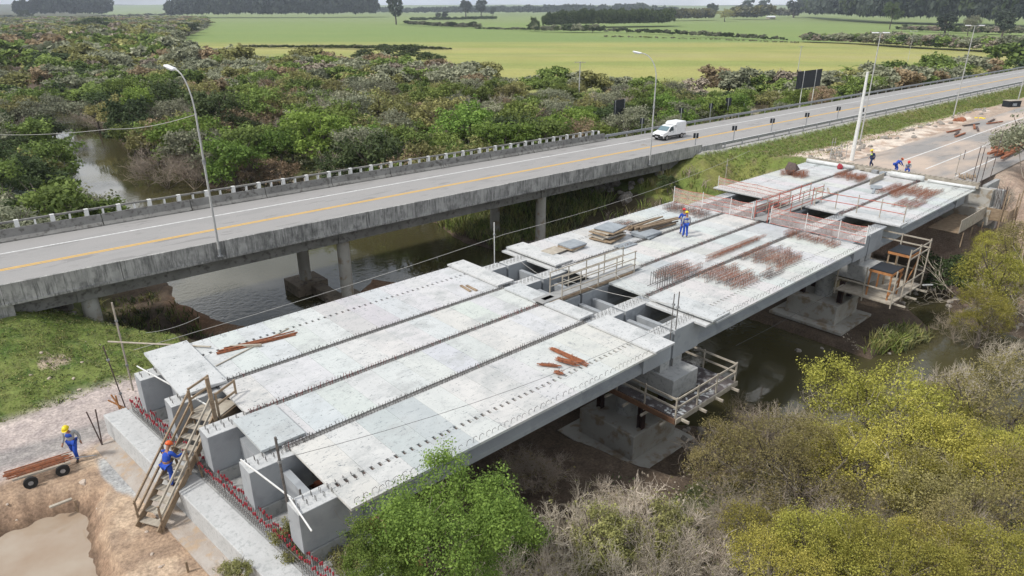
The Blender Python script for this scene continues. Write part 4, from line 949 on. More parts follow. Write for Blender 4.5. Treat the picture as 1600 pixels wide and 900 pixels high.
# ------------------------------------------------------------------ people
def person(base, face, label, pose, helmet='yellow', vest='blue', trousers='blue', sleeves='greycloth', belt=False, h=1.76, lower='greycloth', helmet_name='helmet'):
    """pose: joint targets in body units (x right, y forward, z up), metres for a 1.76 m figure"""
    e = empty('person', base, label, 'person'); e.rotation_euler = (0, 0, face); e.scale = (h / 1.76,) * 3
    D = dict(pel=(0, 0, .95), ch=(0, 0, 1.25), nk=(0, 0, 1.48), hd=(0, .02, 1.62), htop=(0, .02, 1.72),
             shL=(-.19, 0, 1.42), shR=(.19, 0, 1.42), elL=(-.25, -.02, 1.14), elR=(.25, -.02, 1.14), waL=(-.27, .07, .90), waR=(.27, .07, .90),
             hiL=(-.09, 0, .92), hiR=(.09, 0, .92), knL=(-.10, .03, .50), knR=(.10, .03, .50), anL=(-.10, 0, .09), anR=(.10, 0, .09))
    D.update(pose); V = {k: Vector(q) for k, q in D.items()}
    for s_ in 'LR':
        V['ha' + s_] = V['wa' + s_] + (V['wa' + s_] - V['el' + s_]).normalized() * .09
        d = Vector((V['an' + s_].x * 0, 1, 0)); V['to' + s_] = V['an' + s_] + Vector((0, .17, -.05)); 
    def skin(name, mat, chain, rad, parent=e, sub=1):
        ks = []; ed = []
        for c_ in chain:
            for a, b2 in zip(c_[:-1], c_[1:]):
                for k in (a, b2):
                    if k not in ks: ks.append(k)
                ed.append((ks.index(a), ks.index(b2)))
        m = bpy.data.meshes.new(name); m.from_pydata([V[k] for k in ks], ed, []); m.update()
        o = bpy.data.objects.new(name, m); COL.objects.link(o); o.parent = parent; m.materials.append(M[mat])
        mod = o.modifiers.new('skin', 'SKIN'); mod.use_smooth_shade = True
        if not m.skin_vertices: 
            pass
        for i, k in enumerate(ks):
            r_ = rad[k]; r_ = r_ if hasattr(r_, '__len__') else (r_, r_)
            m.skin_vertices[0].data[i].radius = r_
            m.skin_vertices[0].data[i].use_root = (i == 0)
        ss = o.modifiers.new('sub', 'SUBSURF'); ss.levels = sub; ss.render_levels = sub
        return o
    V['chn'] = V['hd'] + Vector((0, .03, -.09)); V['wst'] = V['pel'].lerp(V['ch'], .45)
    fing = []
    # fingers: four unequal bent ones and a thumb per hand
    for s_ in 'LR':
        d = (V['ha' + s_] - V['wa' + s_]).normalized(); a = Vector((1, 0, 0)); a = (a - d * a.dot(d)).normalized(); bb = d.cross(a)
        for i, (o_, L) in enumerate(((-.03, .07), (-.01, .085), (.01, .08), (.03, .06))):
            k1, k2 = f'f{s_}{i}a', f'f{s_}{i}b'; V[k1] = V['ha' + s_] + a * o_ + d * L * .55; V[k2] = V[k1] + (d * .6 + bb * .5).normalized() * L * .5; fing.append(('ha' + s_, k1, k2))
        k1, k2 = f't{s_}a', f't{s_}b'; sg = 1 if s_ == 'L' else -1; V[k1] = V['wa' + s_].lerp(V['ha' + s_], .5) + a * .04 * sg; V[k2] = V[k1] + (d + a * .3 * sg).normalized() * .04; fing.append(('wa' + s_, k1, k2))
    rad = dict(pel=(.13, .10), ch=(.15, .11), nk=.055, hd=(.078, .095), htop=(.06, .07), shL=.06, shR=.06, elL=.042, elR=.042, waL=.03, waR=.03, haL=(.04, .025), haR=(.04, .025),
               hiL=.085, hiR=.085, knL=.058, knR=.058, anL=.04, anR=.04, toL=.035, toR=.035, wst=(.125, .095), chn=.05)
    for f_ in fing:
        for k in f_[1:]: rad[k] = .010
    body = skin('body', 'skin', [('pel', 'wst', 'ch', 'nk', 'hd', 'htop'), ('hd', 'chn'), ('ch', 'shL', 'elL', 'waL', 'haL'), ('ch', 'shR', 'elR', 'waR', 'haR'), ('pel', 'hiL', 'knL', 'anL', 'toL'), ('pel', 'hiR', 'knR', 'anR', 'toR')] + fing, rad, sub=1)
    # face
    fc = MB(); hd = V['hd']; up = (V['htop'] - V['nk']).normalized(); fw = Vector((0, 1, 0)); fw = (fw - up * fw.dot(up)).normalized()
    for sx in (-.03, .03): fc.ico(hd + fw * .088 + up * -.005 + Vector((sx, 0, 0)), .011, 0)
    fc.build('eyes', M['trim'], e) if False else None
    nz_ = MB().ico(hd + fw * .098 + up * -.025, .016, 0).ico(hd + fw * .092 + up * -.058, .014, 0, sq=(1.6, .6, .4)); 
    for sx in (-.082, .082): nz_.ico(hd + Vector((sx, 0, 0)) - up * .01, .02, 0, sq=(.5, 1, 1.3))
    def loc_build(mb, name, mat, par=e):
        m = bpy.data.meshes.new(name); m.from_pydata(mb.v, [], mb.f); m.materials.append(M[mat]); m.update(); o = bpy.data.objects.new(name, m); COL.objects.link(o); o.parent = par
        for p_ in m.polygons: p_.use_smooth = True
        return o
    loc_build(nz_, 'face', 'skin'); loc_build(fc, 'eyes', 'trim')
    R2 = dict(ch=(.178, .138), shL=.082, shR=.082, elL=.060, elR=.060, waL=.045, waR=.045, pel=(.158, .125), wst=(.155, .122), hiL=.105, hiR=.105, knL=.080, knR=.080, anL=.062, anR=.062, up_=(.08, .07), toL=.05, toR=.05, cl=(.17, .12))
    V['up_'] = V['ch'].lerp(V['nk'], .72)
    V['elm'] = V['elL']; 
    skin('shirt', sleeves, [('pel', 'wst', 'ch', 'up_'), ('ch', 'shL', 'elL', 'waL'), ('ch', 'shR', 'elR', 'waR')], dict(R2, ch=(.165, .125), pel=(.15, .118), wst=(.145, .115)), sub=1)
    skin('trousers', trousers, [('pel', 'hiL', 'knL', 'anL'), ('pel', 'hiR', 'knR', 'anR')], R2, sub=1)
    V['v1'] = V['wst'].lerp(V['ch'], .8); skin('vest', vest, [('v1', 'ch', 'up_'), ('ch', 'sl'), ('ch', 'sr')] if False else [('v1', 'ch', 'up_')], dict(v1=(.182, .146), ch=(.20, .148), up_=(.135, .105)), sub=1)
    if belt: skin('tool_belt', 'leather', [('b1', 'b2')] if False else [('pel', 'wst')], dict(pel=(.175, .14), wst=(.16, .13)), sub=1)
    for s_ in 'LR': skin('boot', 'boot', [('an' + s_, 'to' + s_)], {'an' + s_: .058, 'to' + s_: .05}, sub=1)
    # helmet: dome, brim, ridge
    hm = MB(); c = hd + up * .055; side = Vector((1, 0, 0)); rows = 6; n = 16; vs = []; fs = []
    for i in range(rows + 1):
        a = math.pi / 2 * i / rows
        for k in range(n):
            t_ = 2 * math.pi * k / n; vs.append(c + (side * math.cos(t_) * .118 + fw * math.sin(t_) * .14) * math.cos(a) + up * (.125 * math.sin(a)))
    for i in range(rows):
        for k in range(n): fs.append((i * n + k, i * n + (k + 1) % n, (i + 1) * n + (k + 1) % n, (i + 1) * n + k))
    o0 = len(vs)
    for k in range(n):
        t_ = 2 * math.pi * k / n; f_ = max(0, math.sin(t_)); vs.append(c + side * math.cos(t_) * .135 + fw * (math.sin(t_) * .155 + f_ * .05) - up * .012)
    for k in range(n): fs.append((k, (k + 1) % n, o0 + (k + 1) % n, o0 + k))
    hm.v = [tuple(q) for q in vs]; hm.f = fs; loc_build(hm, helmet_name, helmet)
    return e
def face_to(dx, dy): return math.atan2(dy, dx) - math.pi / 2
walk = dict(knL=(-.10, .16, .52), anL=(-.10, .10, .10), knR=(.10, -.02, .50), anR=(.11, -.28, .22), elL=(-.27, -.08, 1.15), waL=(-.29, -.06, .90), elR=(.27, .0, 1.14), waR=(.30, .12, .92), ch=(0, .05, 1.24), nk=(0, .09, 1.47), hd=(0, .16, 1.60), htop=(0, .18, 1.70))
person(at(121, 719, -3.05), face_to(-.55, -.75), 'person in blue vest and yellow helmet walking past the cart of rusty bars', walk)
climb = dict(pel=(0, 0, .98), ch=(0, .12, 1.25), nk=(0, .2, 1.46), hd=(0, .28, 1.58), htop=(0, .31, 1.68), shL=(-.18, .16, 1.40), shR=(.18, .16, 1.40), elL=(-.30, .25, 1.16), elR=(.30, .25, 1.16), waL=(-.36, .48, 1.18), waR=(.36, .48, 1.18), knL=(-.1, .26, .62), anL=(-.1, .16, .32), knR=(.1, .05, .50), anR=(.1, -.05, .09))
STF = Vector((3.28, 22.75, -3.05)); STT = Vector((6.2, 24.45, -.38)); sdir = (STT - STF); shd = Vector((sdir.x, sdir.y, 0)).normalized()
pm = STF.lerp(STT, .36); person((pm.x, pm.y, pm.z - .02), face_to(shd.x, shd.y), 'person in blue overalls and orange helmet climbing the timber stair', climb, helmet='orange', sleeves='blue', lower='blue', belt=True)
stand = dict(anL=(-.12, .05, .09), anR=(.12, -.03, .09), hd=(0, .06, 1.61), htop=(0, .07, 1.71))
person(at(1070, 371, .02), face_to(.6, .7), 'person in blue vest and yellow helmet standing on the middle span, seen from behind', stand)
person(at(1066, 366, .02), face_to(.55, .8), 'person in blue with red helmet, half hidden behind the worker on the middle span', dict(stand, elL=(-.28, .05, 1.15), waL=(-.25, .25, 1.1)), helmet='helmred', sleeves='blue')
person(at(1360, 262, -.14), face_to(-.6, .55), 'person in lime vest and dark clothes walking beyond the deck end near the pole', dict(walk), helmet='yellow', vest='hivis', trousers='navy', sleeves='navy')
bend = dict(pel=(0, -.1, .80), ch=(0, .15, 1.02), nk=(0, .32, 1.15), hd=(0, .42, 1.22), htop=(0, .50, 1.28), shL=(-.19, .25, 1.12), shR=(.19, .25, 1.12), elL=(-.22, .38, .88), elR=(.22, .38, .88), waL=(-.15, .55, .72), waR=(.15, .55, .72), hiL=(-.1, -.1, .80), hiR=(.1, -.1, .80), knL=(-.14, .15, .45), knR=(.14, .12, .45), anL=(-.14, -.05, .09), anR=(.14, -.05, .09))
person(at(1398, 270, -.14), face_to(.7, -.5), 'person in blue stooping over the edge beam at the far deck end', bend, helmet='orange', sleeves='blue')
person(at(1416, 273, -.14), face_to(-.8, -.3), 'person with red helmet crouching at the far deck end, facing the stooping one', dict(bend, pel=(0, -.1, .55), hiL=(-.1, -.1, .55), hiR=(.1, -.1, .55), ch=(0, .02, .85), nk=(0, .1, 1.05), hd=(0, .16, 1.16), htop=(0, .18, 1.26), shL=(-.19, .06, 1.0), shR=(.19, .06, 1.0), elL=(-.24, .2, .78), elR=(.24, .2, .78), waL=(-.15, .42, .72), waR=(.15, .42, .72), knL=(-.15, .28, .48), knR=(.15, .25, .45)), helmet='helmred')

# ------------------------------------------------------------------ timber stair at the abutment
st = empty('timber_stair', STF, 'steep timber stair with handrails leading from the sand up to the deck', 'stair')
sn = Vector((-shd.y, shd.x, 0)); hw = .48
for s_ in (-1, 1):
    a = STF + sn * s_ * hw; c = STT + sn * s_ * hw; MB().beam(a + Vector((-.1 * shd.x, -.1 * shd.y, .05)), c, .05, .26).build('stringer', M['wood'], st)
nst = 11
for i in range(nst):
    q = STF.lerp(STT, (i + .5) / nst); MB().cbox(q + Vector((0, 0, .07)), (.28, hw * 2 - .06, .04), rz=math.atan2(shd.y, shd.x)).build('tread', M['palewood'], st)
for s_ in (-1, 1):
    a = STF + sn * s_ * (hw + .04); c = STT + sn * s_ * (hw + .04)
    for hh in (.95, .5): MB().beam(a + Vector((0, 0, hh)), c + Vector((0, 0, hh)), .05, .09).build('handrail', M['wood'] if s_ > 0 else M['palewood'], st)
    for f in (0.02, .5, .98): q = a.lerp(c, f); MB().beam(q + Vector((0, 0, -.1)), q + Vector((0, 0, 1.02)), .07, .07).build('rail_post', M['wood'], st)
    q = a.lerp(c, .62); MB().beam(q + Vector((0, 0, .3)), (q.x + .05, q.y - .4 * (1 if s_ < 0 else 0), -2.9 if s_ < 0 else -2.05), .07, .09).build('prop', M['wood'], st)
L0 = STT + shd * .02
ld = MB(); ld.cbox(L0 + shd * .55 + Vector((0, 0, -.03)), (1.15, 1.25, .06), rz=math.atan2(shd.y, shd.x)); ld.build('landing', M['palewood'], st)
MB().beam(L0 + shd * .05 - sn * .66 + Vector((0, 0, -.2)), L0 + shd * 1.15 - sn * .66 + Vector((0, 0, -.2)), .05, .3).build('landing_beam', M['wood'], st)
for dx, dy in ((0.05, -.62), (1.1, -.62), (0.05, .62), (1.1, .62)):
    q = L0 + shd * dx + sn * dy; MB().beam(q + Vector((0, 0, -1.7 if dx < .5 else -.3)), q + Vector((0, 0, 1.0)), .07, .07).build('landing_post', M['wood'], st)
for dy in (-.62, .62):
    for hh in (.95, .5):
        a = L0 + shd * .05 + sn * dy; MB().beam(a + Vector((0, 0, hh)), a + shd * 1.05 + Vector((0, 0, hh)), .04, .09).build('handrail', M['wood'], st)
q = L0 - shd * .12 - sn * .62; MB().beam(q + Vector((0, 0, -1.65)), q + Vector((-.05, .05, 1.75)), .13, .13).build('main_post', M['wood'], st)
q = at(195, 665, -3.0)
o = MB().beam(q + Vector((0, 0, -.1)), q + Vector((-.05, .1, 1.5)), .06).beam(q + Vector((.3, -.3, -.1)), q + Vector((-.2, .1, 1.6)), .05).beam(q + Vector((-.35, .2, 1.35)), q + Vector((.5, -.3, .55)), .05)
o.place('timber_brace', M['orangewood'], 'crossed orange boards standing in the gravel by the left corner of the abutment', 'boards')
b = MB(); q = at(160, 696, -3.05); b.tube([q, q + Vector((.1, .05, 1.7))], .03, 6).tube([q, q + Vector((-.2, .3, 1.6))], .03, 6)
b.place('leaning_bars', M['darkrust'], 'two rusty bars standing in a V by the gravel path edge', 'bars')

# starter bars with red tips
sb = empty('starter_bars', (5.3, 22.6, -2.1), 'two rows of grey starter bars with red tips along the abutment ledge', 'rebar')
a = MB(); rd = MB(); g = random.Random(5); y = 29.6; bars = []
while y > 15:
    for dx in (0, .24): bars.append((4.82 + (28.65 - y) * .1 + dx, y, g.uniform(.8, 1.1), g.uniform(-.07, .07)))
    y -= .14
bm = MB().tube([(0, 0, -.02), (0, 0, .6)], .011, 4).build('starter_bar', M['rebar']); cm = MB().tube([(0, 0, .55), (0, 0, .66)], .03, 6).build('red_cap', M['redtip']); cm.parent = bm
near = sorted(bars, key=lambda q: q[0] ** 2 + q[1] ** 2)
for k, (x, y, hh, tl) in enumerate(near[:100]):
    o = bm if k == 0 else bm.copy()
    if k: COL.objects.link(o); c2 = cm.copy(); COL.objects.link(c2); c2.parent = o
    o.parent = sb; o.location = Vector((x, y, -2.1)) - Vector(sb.location); o.scale = (1, 1, hh); o.rotation_euler = (tl, -tl * .7, 0)
cm.location = (0, 0, 0)
for x, y, hh, tl in near[100:]: a.tube([(x, y, -2.12), (x - tl * .4, y - tl * .5, -2.1 + hh * .6)], .011, 3, False); a.tube([(x - tl * .4, y - tl * .5, -2.1 + hh * .55), (x - tl * .4, y - tl * .5, -2.1 + hh * .66)], .03, 5)
fm = a.build('far_starter_bars', [M['rebar'], M['redtip']], sb); tag(fm, kind='stuff')
for p_ in fm.data.polygons:
    if len(p_.vertices) == 5 or p_.area > .004: p_.material_index = 1
nb = 0
for p_ in fm.data.polygons:
    zz = [fm.data.vertices[v_].co.z for v_ in p_.vertices]; p_.material_index = 1 if max(zz) - min(zz) < .12 else 0
for hz in (.15, .35): MB().tube([(4.73, 29.6, -2.1 + hz), (6.19, 15, -2.1 + hz)], .012, 3).build('tie_bar', M['rebar'], sb)

# cart with rusty bars
ct = empty('hand_cart', at(73, 752, -3.05), 'low two wheeled hand cart carrying rusty bars on the sand by the walking worker', 'cart')
A = at(18, 742, -2.55); B = at(108, 714, -2.55); dd = (B - A).normalized(); nn = Vector((-dd.y, dd.x, 0))
for s_ in (-.33, .33): MB().beam(A + nn * s_ - Vector((0, 0, .06)), B + nn * s_ - Vector((0, 0, .06)), .05, .08).build('side_rail', M['palewood'], ct)
for f in (.1, .5, .9): MB().beam(A.lerp(B, f) - nn * .33 - Vector((0, 0, .05)), A.lerp(B, f) + nn * .33 - Vector((0, 0, .05)), .05, .05).build('cross_bar', M['steel'], ct)
for px, py in ((48, 754), (98, 735)):
    w_ = at(px, py, -2.83); w_ = w_ - nn * .0
    t_ = MB().tube([w_ - nn * .06, w_ + nn * .06], .24, 18).build('wheel', M['rubber'], ct); MB().tube([w_ - nn * .07, w_ + nn * .07], .09, 10).build('hub', M['steel'], t_)
MB().tube([B - Vector((0, 0, .08)), B + dd * .9 - Vector((0, 0, .3))], .02, 6).build('draw_bar', M['steel'], ct)
b = MB(); g = random.Random(8)
for i in range(26):
    o_ = nn * g.uniform(-.28, .28) + Vector((0, 0, .0 + g.uniform(0, .14))); s0 = g.uniform(-.3, .15); b.beam(A + o_ + dd * s0, B + o_ + dd * g.uniform(-.3, .15), .025, .025)
b.place('bar_bundle', M['rust'], 'bundle of rusty bars lying on the hand cart', 'bars')

# loose stones on the site pad
rp = []
for i in range(5):
    m_ = MB().ico((0, 0, .3), 1, .28, i, (1, .8, .5)); o = m_.build('stone', mat_basic('pad_stone', (.50, .42, .35), (.40, .33, .27), 3) if i == 0 else bpy.data.materials['pad_stone']); me = o.data; bpy.data.objects.remove(o); rp.append(me)
g = random.Random(12)
def stone(x, y, s, label, group):
    o = bpy.data.objects.new('stone', rp[g.randrange(5)]); COL.objects.link(o); z = H1(x, y); o.location = (x, y, z - s * .15); o.scale = (s, s, s); o.rotation_euler = (0, 0, g.uniform(0, 6))
    return tag(o, label, 'stone', group)
p = at(130, 753, -3.1); stone(p.x, p.y, .2, 'flat pale stone on the sand between cart and puddle', None)
for i in range(26):
    p = at(g.uniform(0, 260), g.uniform(760, 895), -3.2)
    if p.x < 3.2 and not (p.y < 26.8 and p.x < 1.9): stone(p.x, p.y, g.uniform(.04, .11), 'small pale stone in the sandy ground round the puddle', 'small stones round the puddle')
for i in range(16):
    p = at(g.uniform(40, 225), g.uniform(540, 640), -2.9); stone(p.x, p.y, g.uniform(.05, .13), 'small pale stone lying in the grass below the old bridge', 'small stones in the grass')
b = MB(); b.cbox(at(95, 786, -3.35), (.75, .13, .06), rz=.15, ry=.1); b.place('board', M['palewood'], 'short white board lying on the pit edge above the puddle', 'board')
b = MB(); q = at(122, 800, -3.5); b.beam(q, q + Vector((0, 0, .55)), .06); b.place('stake', M['wood'], 'short stake standing at the puddle edge', 'stake')
b = MB(); q = at(294, 893, -3.05); b.beam(q - Vector((0, 0, .1)), q + Vector((0, 0, .42)), .07); b.place('stake', M['wood'], 'short wooden stake in the sand at the bottom edge', 'stake')

# ------------------------------------------------------------------ things on the deck and round the piers
def barset(name, specs, mat, label, cat, group=None, z=.02, r=.02):
    b = MB()
    for (x0, y0), (x1, y1), dz in specs: b.beam((x0, y0, z + dz), (x1, y1, z + dz), r * 2)
    return b.place(name, M[mat], label, cat, group)
g = random.Random(21)
sp = []
for i in range(12): o = g.uniform(-.18, .18); sp.append(((8.3 + g.uniform(-.2, .5), 28.35 + o), (10.8 + g.uniform(-.3, .9), 27.9 + o + g.uniform(-.12, .12)), .02 + .03 * (i % 3)))
barset('bar_bundle', sp, 'rust', 'thin bundle of brown bars lying on the left part of the nearest span', 'bars', r=.022)
barset('plank', [((7.7, 27.2), (11.6, 28.6), .02)], 'palewood', 'long thin lath lying across the bar bundle on the nearest span', 'plank', r=.02)
barset('plank', [((8.8, 28.5), (9.9, 27.7), .06)], 'palewood', 'short grey board crossing under the bar bundle on the nearest span', 'plank', r=.05)
def bundle(pa, pb, label, n=16, w_=.12, mat='rust'):
    pa = Vector(pa); pb = Vector(pb); d = (pb - pa).normalized(); s_ = Vector((-d.y, d.x, 0)); b = MB()
    for i in range(n):
        o = s_ * g.uniform(-w_, w_) + Vector((0, 0, g.uniform(.02, .02 + w_))); e_ = d * g.uniform(-.12, .12)
        b.tube([pa + o + e_, (pa + pb) / 2 + o * 1.1, pb + o * 1.3 + d * g.uniform(-.2, .2)], .014, 4)
        if i % 3 == 0: q = pa.lerp(pb, g.random()) + o; b.tube([q, q + Vector((g.uniform(-.1, .1), g.uniform(-.1, .1), g.uniform(.05, .2)))], .012, 3)
    return b.place('bar_bundle', M[mat], label, 'bars', 'rusty bundles on the nearest span')
bundle(at(862, 546, .02), at(914, 570, .02), 'long rusty bar bundle, upper of four at the outer part of the nearest span', 26, .10)
bundle(at(872, 564, .02), at(900, 572, .02), 'thick short rusty bundle in the middle of four on the nearest span', 30, .14)
bundle(at(842, 571, .02), at(872, 574, .02), 'left one of four rusty bundles on the nearest span', 14, .08)
bundle(at(868, 583, .02), at(878, 586, .02), 'smallest coil of rusty wire below the other bundles', 18, .10)
for k, (a, c) in enumerate([((720, 446), (735, 455)), ((729, 446), (745, 454))]):
    pa, pb = at(a[0], a[1], .04), at(c[0], c[1], .04); MB().beam(pa, pb, .14, .06).place('board', M['wood'], ['left', 'right'][k] + ' one of two short boards near the gap on the nearest span', 'board')
# footbridge over the first gap
fb = empty('footbridge', (25, 23, .0), 'timber footbridge with grey pipe rails crossing the first pier gap', 'footbridge')
MB().box(22.3, 30.2, 22.42, 23.18, .14, .19).build('walkway', mat_basic('ply_grey', (.34, .34, .33), (.25, .25, .245), 2), fb)
for y in (22.4, 23.2): MB().box(22.6, 29.4, y - .03, y + .03, -.02, .138).build('side_beam', M['wood'], fb)
for y in (22.36, 23.24):
    for z in (1.15, .72, .35): MB().tube([(23.6, y, z + .15), (29.6, y, z + .15)], .03, 6).build('rail', M['palewood'], fb)
    for x in (23.6, 25.0, 26.4, 27.9, 29.5): MB().tube([(x, y, .0), (x, y, 1.32)], .032, 6).build('post', M['palewood'], fb)
MB().cbox((23.0, 22.8, .12), (.7, .3, .14)).place('red_block', M['redtip'], 'small red block at the near end of the footbridge', 'block')
# second footbridge with red pipe rails
fb = empty('footbridge', (47.5, 23, .0), 'footbridge with red and white pipe rails crossing the second gap', 'footbridge')
MB().box(44.0, 52.5, 22.35, 23.25, .14, .19).build('walkway', bpy.data.materials['ply_grey'], fb)
for y in (22.3, 23.3):
    for k, z in enumerate((1.3, .85, .45)): MB().tube([(44.2, y, z), (52.5, y, z)], .03, 6).build('rail', M['netred'] if k % 2 == 0 else M['palewood'], fb)
    for k, x in enumerate((44.2, 45.8, 47.5, 49.2, 50.8, 52.4)): MB().tube([(x, y, .0), (x, y, 1.45)], .033, 6).build('post', M['palewood'] if k % 2 else M['netred'], fb)
# timber rail along the outer corner of the far span
rl = empty('guard_railing', (52, 17.5, 0), 'thin red and grey pipe railing along the start of the farthest span', 'railing')
PTS = [(50.6, 22.0), (50.9, 19.0), (51.0, 15.8)]
for z in (1.25, .7):
    MB().tube([(x, y, z) for x, y in PTS], .028, 6).build('rail', M['netred'], rl)
for x, y in PTS + [(50.8, 20.5), (50.95, 17.4)]: MB().tube([(x, y, 0), (x, y, 1.5)], .035, 6).build('post', M['palewood'], rl)
# netting screens at the second gap
def net(pts, h, label, z0=.02):
    e = empty('safety_net', (pts[0][0], pts[0][1], z0), label, 'safety net', 'netting screens at the second gap'); b = MB(); n = 10
    P = []
    for (x0, y0), (x1, y1) in zip(pts[:-1], pts[1:]):
        for i in range(n): P.append((x0 + (x1 - x0) * i / n, y0 + (y1 - y0) * i / n))
    P.append(pts[-1]); vs = []; fs = []
    for i, (x, y) in enumerate(P):
        for k in range(5): vs.append((x + .03 * math.sin(i * 1.7 + k), y + .02 * math.cos(i + k), z0 + h * k / 4 * (1 - .05 * abs(math.sin(i * math.pi / n)))))
    for i in range(len(P) - 1):
        for k in range(4): fs.append((i * 5 + k, (i + 1) * 5 + k, (i + 1) * 5 + k + 1, i * 5 + k + 1))
    b.add(vs, fs).build('mesh', M['net'], e)
    for f in (0.02, .42, .72, .98):
        MB().tube([(x + .012, y, z0 + h * f * (1 - .05 * abs(math.sin(i * math.pi / n)))) for i, (x, y) in enumerate(P)], .022, 4).build('red_band', M['netred'], e)
    for x, y in pts: MB().tube([(x, y, z0), (x, y, z0 + h + .1)], .03, 6).build('post', M['whitepost'], e)
net([(43.9, 30.0), (44.0, 27.5), (44.1, 25.2), (44.2, 23.5)], 1.15, 'red banded net screen on the grass side of the second gap')
net([(50.1, 30.0), (50.0, 26.5), (49.8, 23.6)], 1.0, 'paler net screen behind the gap on the grass side, at the far span')
net([(44.2, 22.1), (44.3, 19.6), (44.4, 17.4), (44.5, 15.7)], 1.15, 'red banded net screen on the water side of the second gap')
net([(44.3, 23.45), (47, 23.45), (49.6, 23.45)], .9, 'short red banded net along the far footbridge')
# rusty stirrup cages: rows of standing hoops tied with long bars
def cages(x0, x1, y0, y1, rows, sp_, label, h=.3, redn=.6, jit=.12, flat=False):
    e = empty('stirrup_cage', ((x0 + x1) / 2, (y0 + y1) / 2, .0), label, 'rebar', 'rusty stirrup heaps on the deck'); A = MB(); B = MB(); gg = random.Random(int(x0 * 10 + y0))
    for k in range(rows):
        y = y0 + (y1 - y0) * (k + .5) / rows; xa = x0 + gg.uniform(0, 1) * (x1 - x0) * .3; xb = x1 - gg.uniform(0, 1) * (x1 - x0) * .3; x = xa; hh = h * gg.uniform(.7, 1.0)
        for dy in (-.07, .07): (A if gg.random() < redn else B).tube([(xa - .15, y + dy, hh), ((xa + xb) / 2, y + dy + gg.uniform(-.03, .03), hh + gg.uniform(-.02, .03)), (xb + .15, y + dy, hh)], .010, 3, False)
        (A if gg.random() < redn else B).tube([(xa - .15, y, .06), (xb + .15, y + gg.uniform(-.04, .04), .06)], .010, 3, False)
        while x < xb:
            m = (x - x0) / (x1 - x0); cen = 1 - abs(m - .5) * 1.6; t_ = A if gg.random() < redn * (.45 + cen) else B; l_ = gg.uniform(-jit, jit) * .35
            t_.tube([(x + l_ * .3, y - .07, .02), (x + l_, y - .08, hh), (x + l_, y + .08, hh), (x + l_ * .3, y + .07, .02)], .009, 3, False); x += sp_ * gg.uniform(.8, 1.25)
    A.build('rusty_hoops', M['rust'], e); B.build('dark_hoops', M['darkrust'], e)
    return e
cages(31.2, 34.6, 16.9, 19.6, 11, .14, 'rusty stirrup heap nearest the water edge at the start of the middle span', .34)
cages(35.6, 39.8, 16.9, 19.7, 11, .14, 'rusty stirrup heap on the outer strip right of the middle of the middle span', .34)
cages(33.6, 36.0, 16.6, 17.3, 3, .16, 'thin grey stirrups between the two big heaps on the outer strip', .3, .1)
cages(29.6, 33.0, 19.9, 21.5, 7, .14, 'rusty stirrup heap on the third strip at the start of a long cage', .34, .5)
cages(32.6, 41.8, 20.55, 21.0, 3, .12, 'long narrow rusty cage running along the third strip', .22, .75, .05)
cages(42.0, 43.6, 16.6, 20.2, 13, .13, 'rusty stirrup heap against the netting on the water side', .36, .7)
cages(41.3, 43.3, 26.0, 29.4, 12, .13, 'stirrup heap against the netting on the grass side', .36, .35)
cages(35.5, 37.2, 27.6, 29.3, 6, .14, 'light grey stirrups right of the log pile', .25, .2)
cages(58.0, 63.4, 17.0, 20.6, 14, .14, 'large rusty stirrup heap on the outer strip of the farthest span', .3, .9)
cages(54.8, 58.4, 16.6, 18.2, 6, .16, 'lower end of the rusty heap on the farthest span', .25, .7)
cages(61.0, 63.8, 23.0, 25.4, 10, .13, 'rusty stirrup heap in front of the edge beam at the deck end', .42, .9)
cages(58.6, 60.6, 27.0, 29.2, 9, .12, 'dark rusty heap on the grass side of the farthest span', .55, .95)
e = empty('rebar_frame', (29.2, 20.0, 0), 'open rack of bent dark bars standing near the footbridge', 'rebar'); b = MB()
for i in range(7):
    x = 28.5 + i * .22; b.tube([(x, 20.0, .02), (x - .08, 19.95, .62), (x + .05, 20.5, .85), (x + .12, 20.55, .05)], .018, 5)
b.tube([(28.3, 20.0, .35), (30.1, 20.0, .4)], .02, 5).tube([(28.3, 20.5, .1), (30.2, 20.5, .12)], .02, 5); b.build('hoops', M['rebar'], e)
# board and log piles
def panelpile(cx, cy, sx, sy, n, label, seed, tops='greysteel', th=.07, spread=.18, name='panel_stack'):
    gg = random.Random(seed); e = empty(name, (cx, cy, 0.0), label, 'panels', 'stacks of boards on the middle span'); z = .03
    for i in range(n):
        MB().cbox((cx + gg.uniform(-spread, spread), cy + gg.uniform(-spread, spread), z + th / 2), (sx * gg.uniform(.85, 1.05), sy * gg.uniform(.85, 1.05), th * .85), rz=gg.uniform(-.14, .14) + .1, ry=gg.uniform(-.02, .02)).build('panel', M[tops if i == n - 1 or gg.random() < .25 else ('palewood' if gg.random() < .65 else 'wood')], e, bevel=.006); z += th
    return e
panelpile(33.3, 27.5, 1.9, 1.5, 9, 'tallest stack of weathered form panels beside the log pile', 1, th=.085)
panelpile(30.0, 27.7, 1.5, 1.3, 3, 'low stack topped with a blue grey panel near the gap', 2, th=.10, spread=.06)
panelpile(28.5, 28.0, 1.5, .95, 2, 'slatted low pallet nearest to the gap', 3, 'palewood', th=.07)
panelpile(33.0, 25.9, 1.6, .8, 1, 'single thin grey board lying before the tall panel stack', 4, 'greysteel', th=.05)
panelpile(35.6, 26.2, 1.7, 1.3, 2, 'blue grey panel raised beside the end of the log pile', 5, th=.12, spread=.05)
lp = empty('log_pile', (37, 27.0, 0), 'pile of peeled logs lying on the middle span behind the panels', 'logs'); gg = random.Random(9)
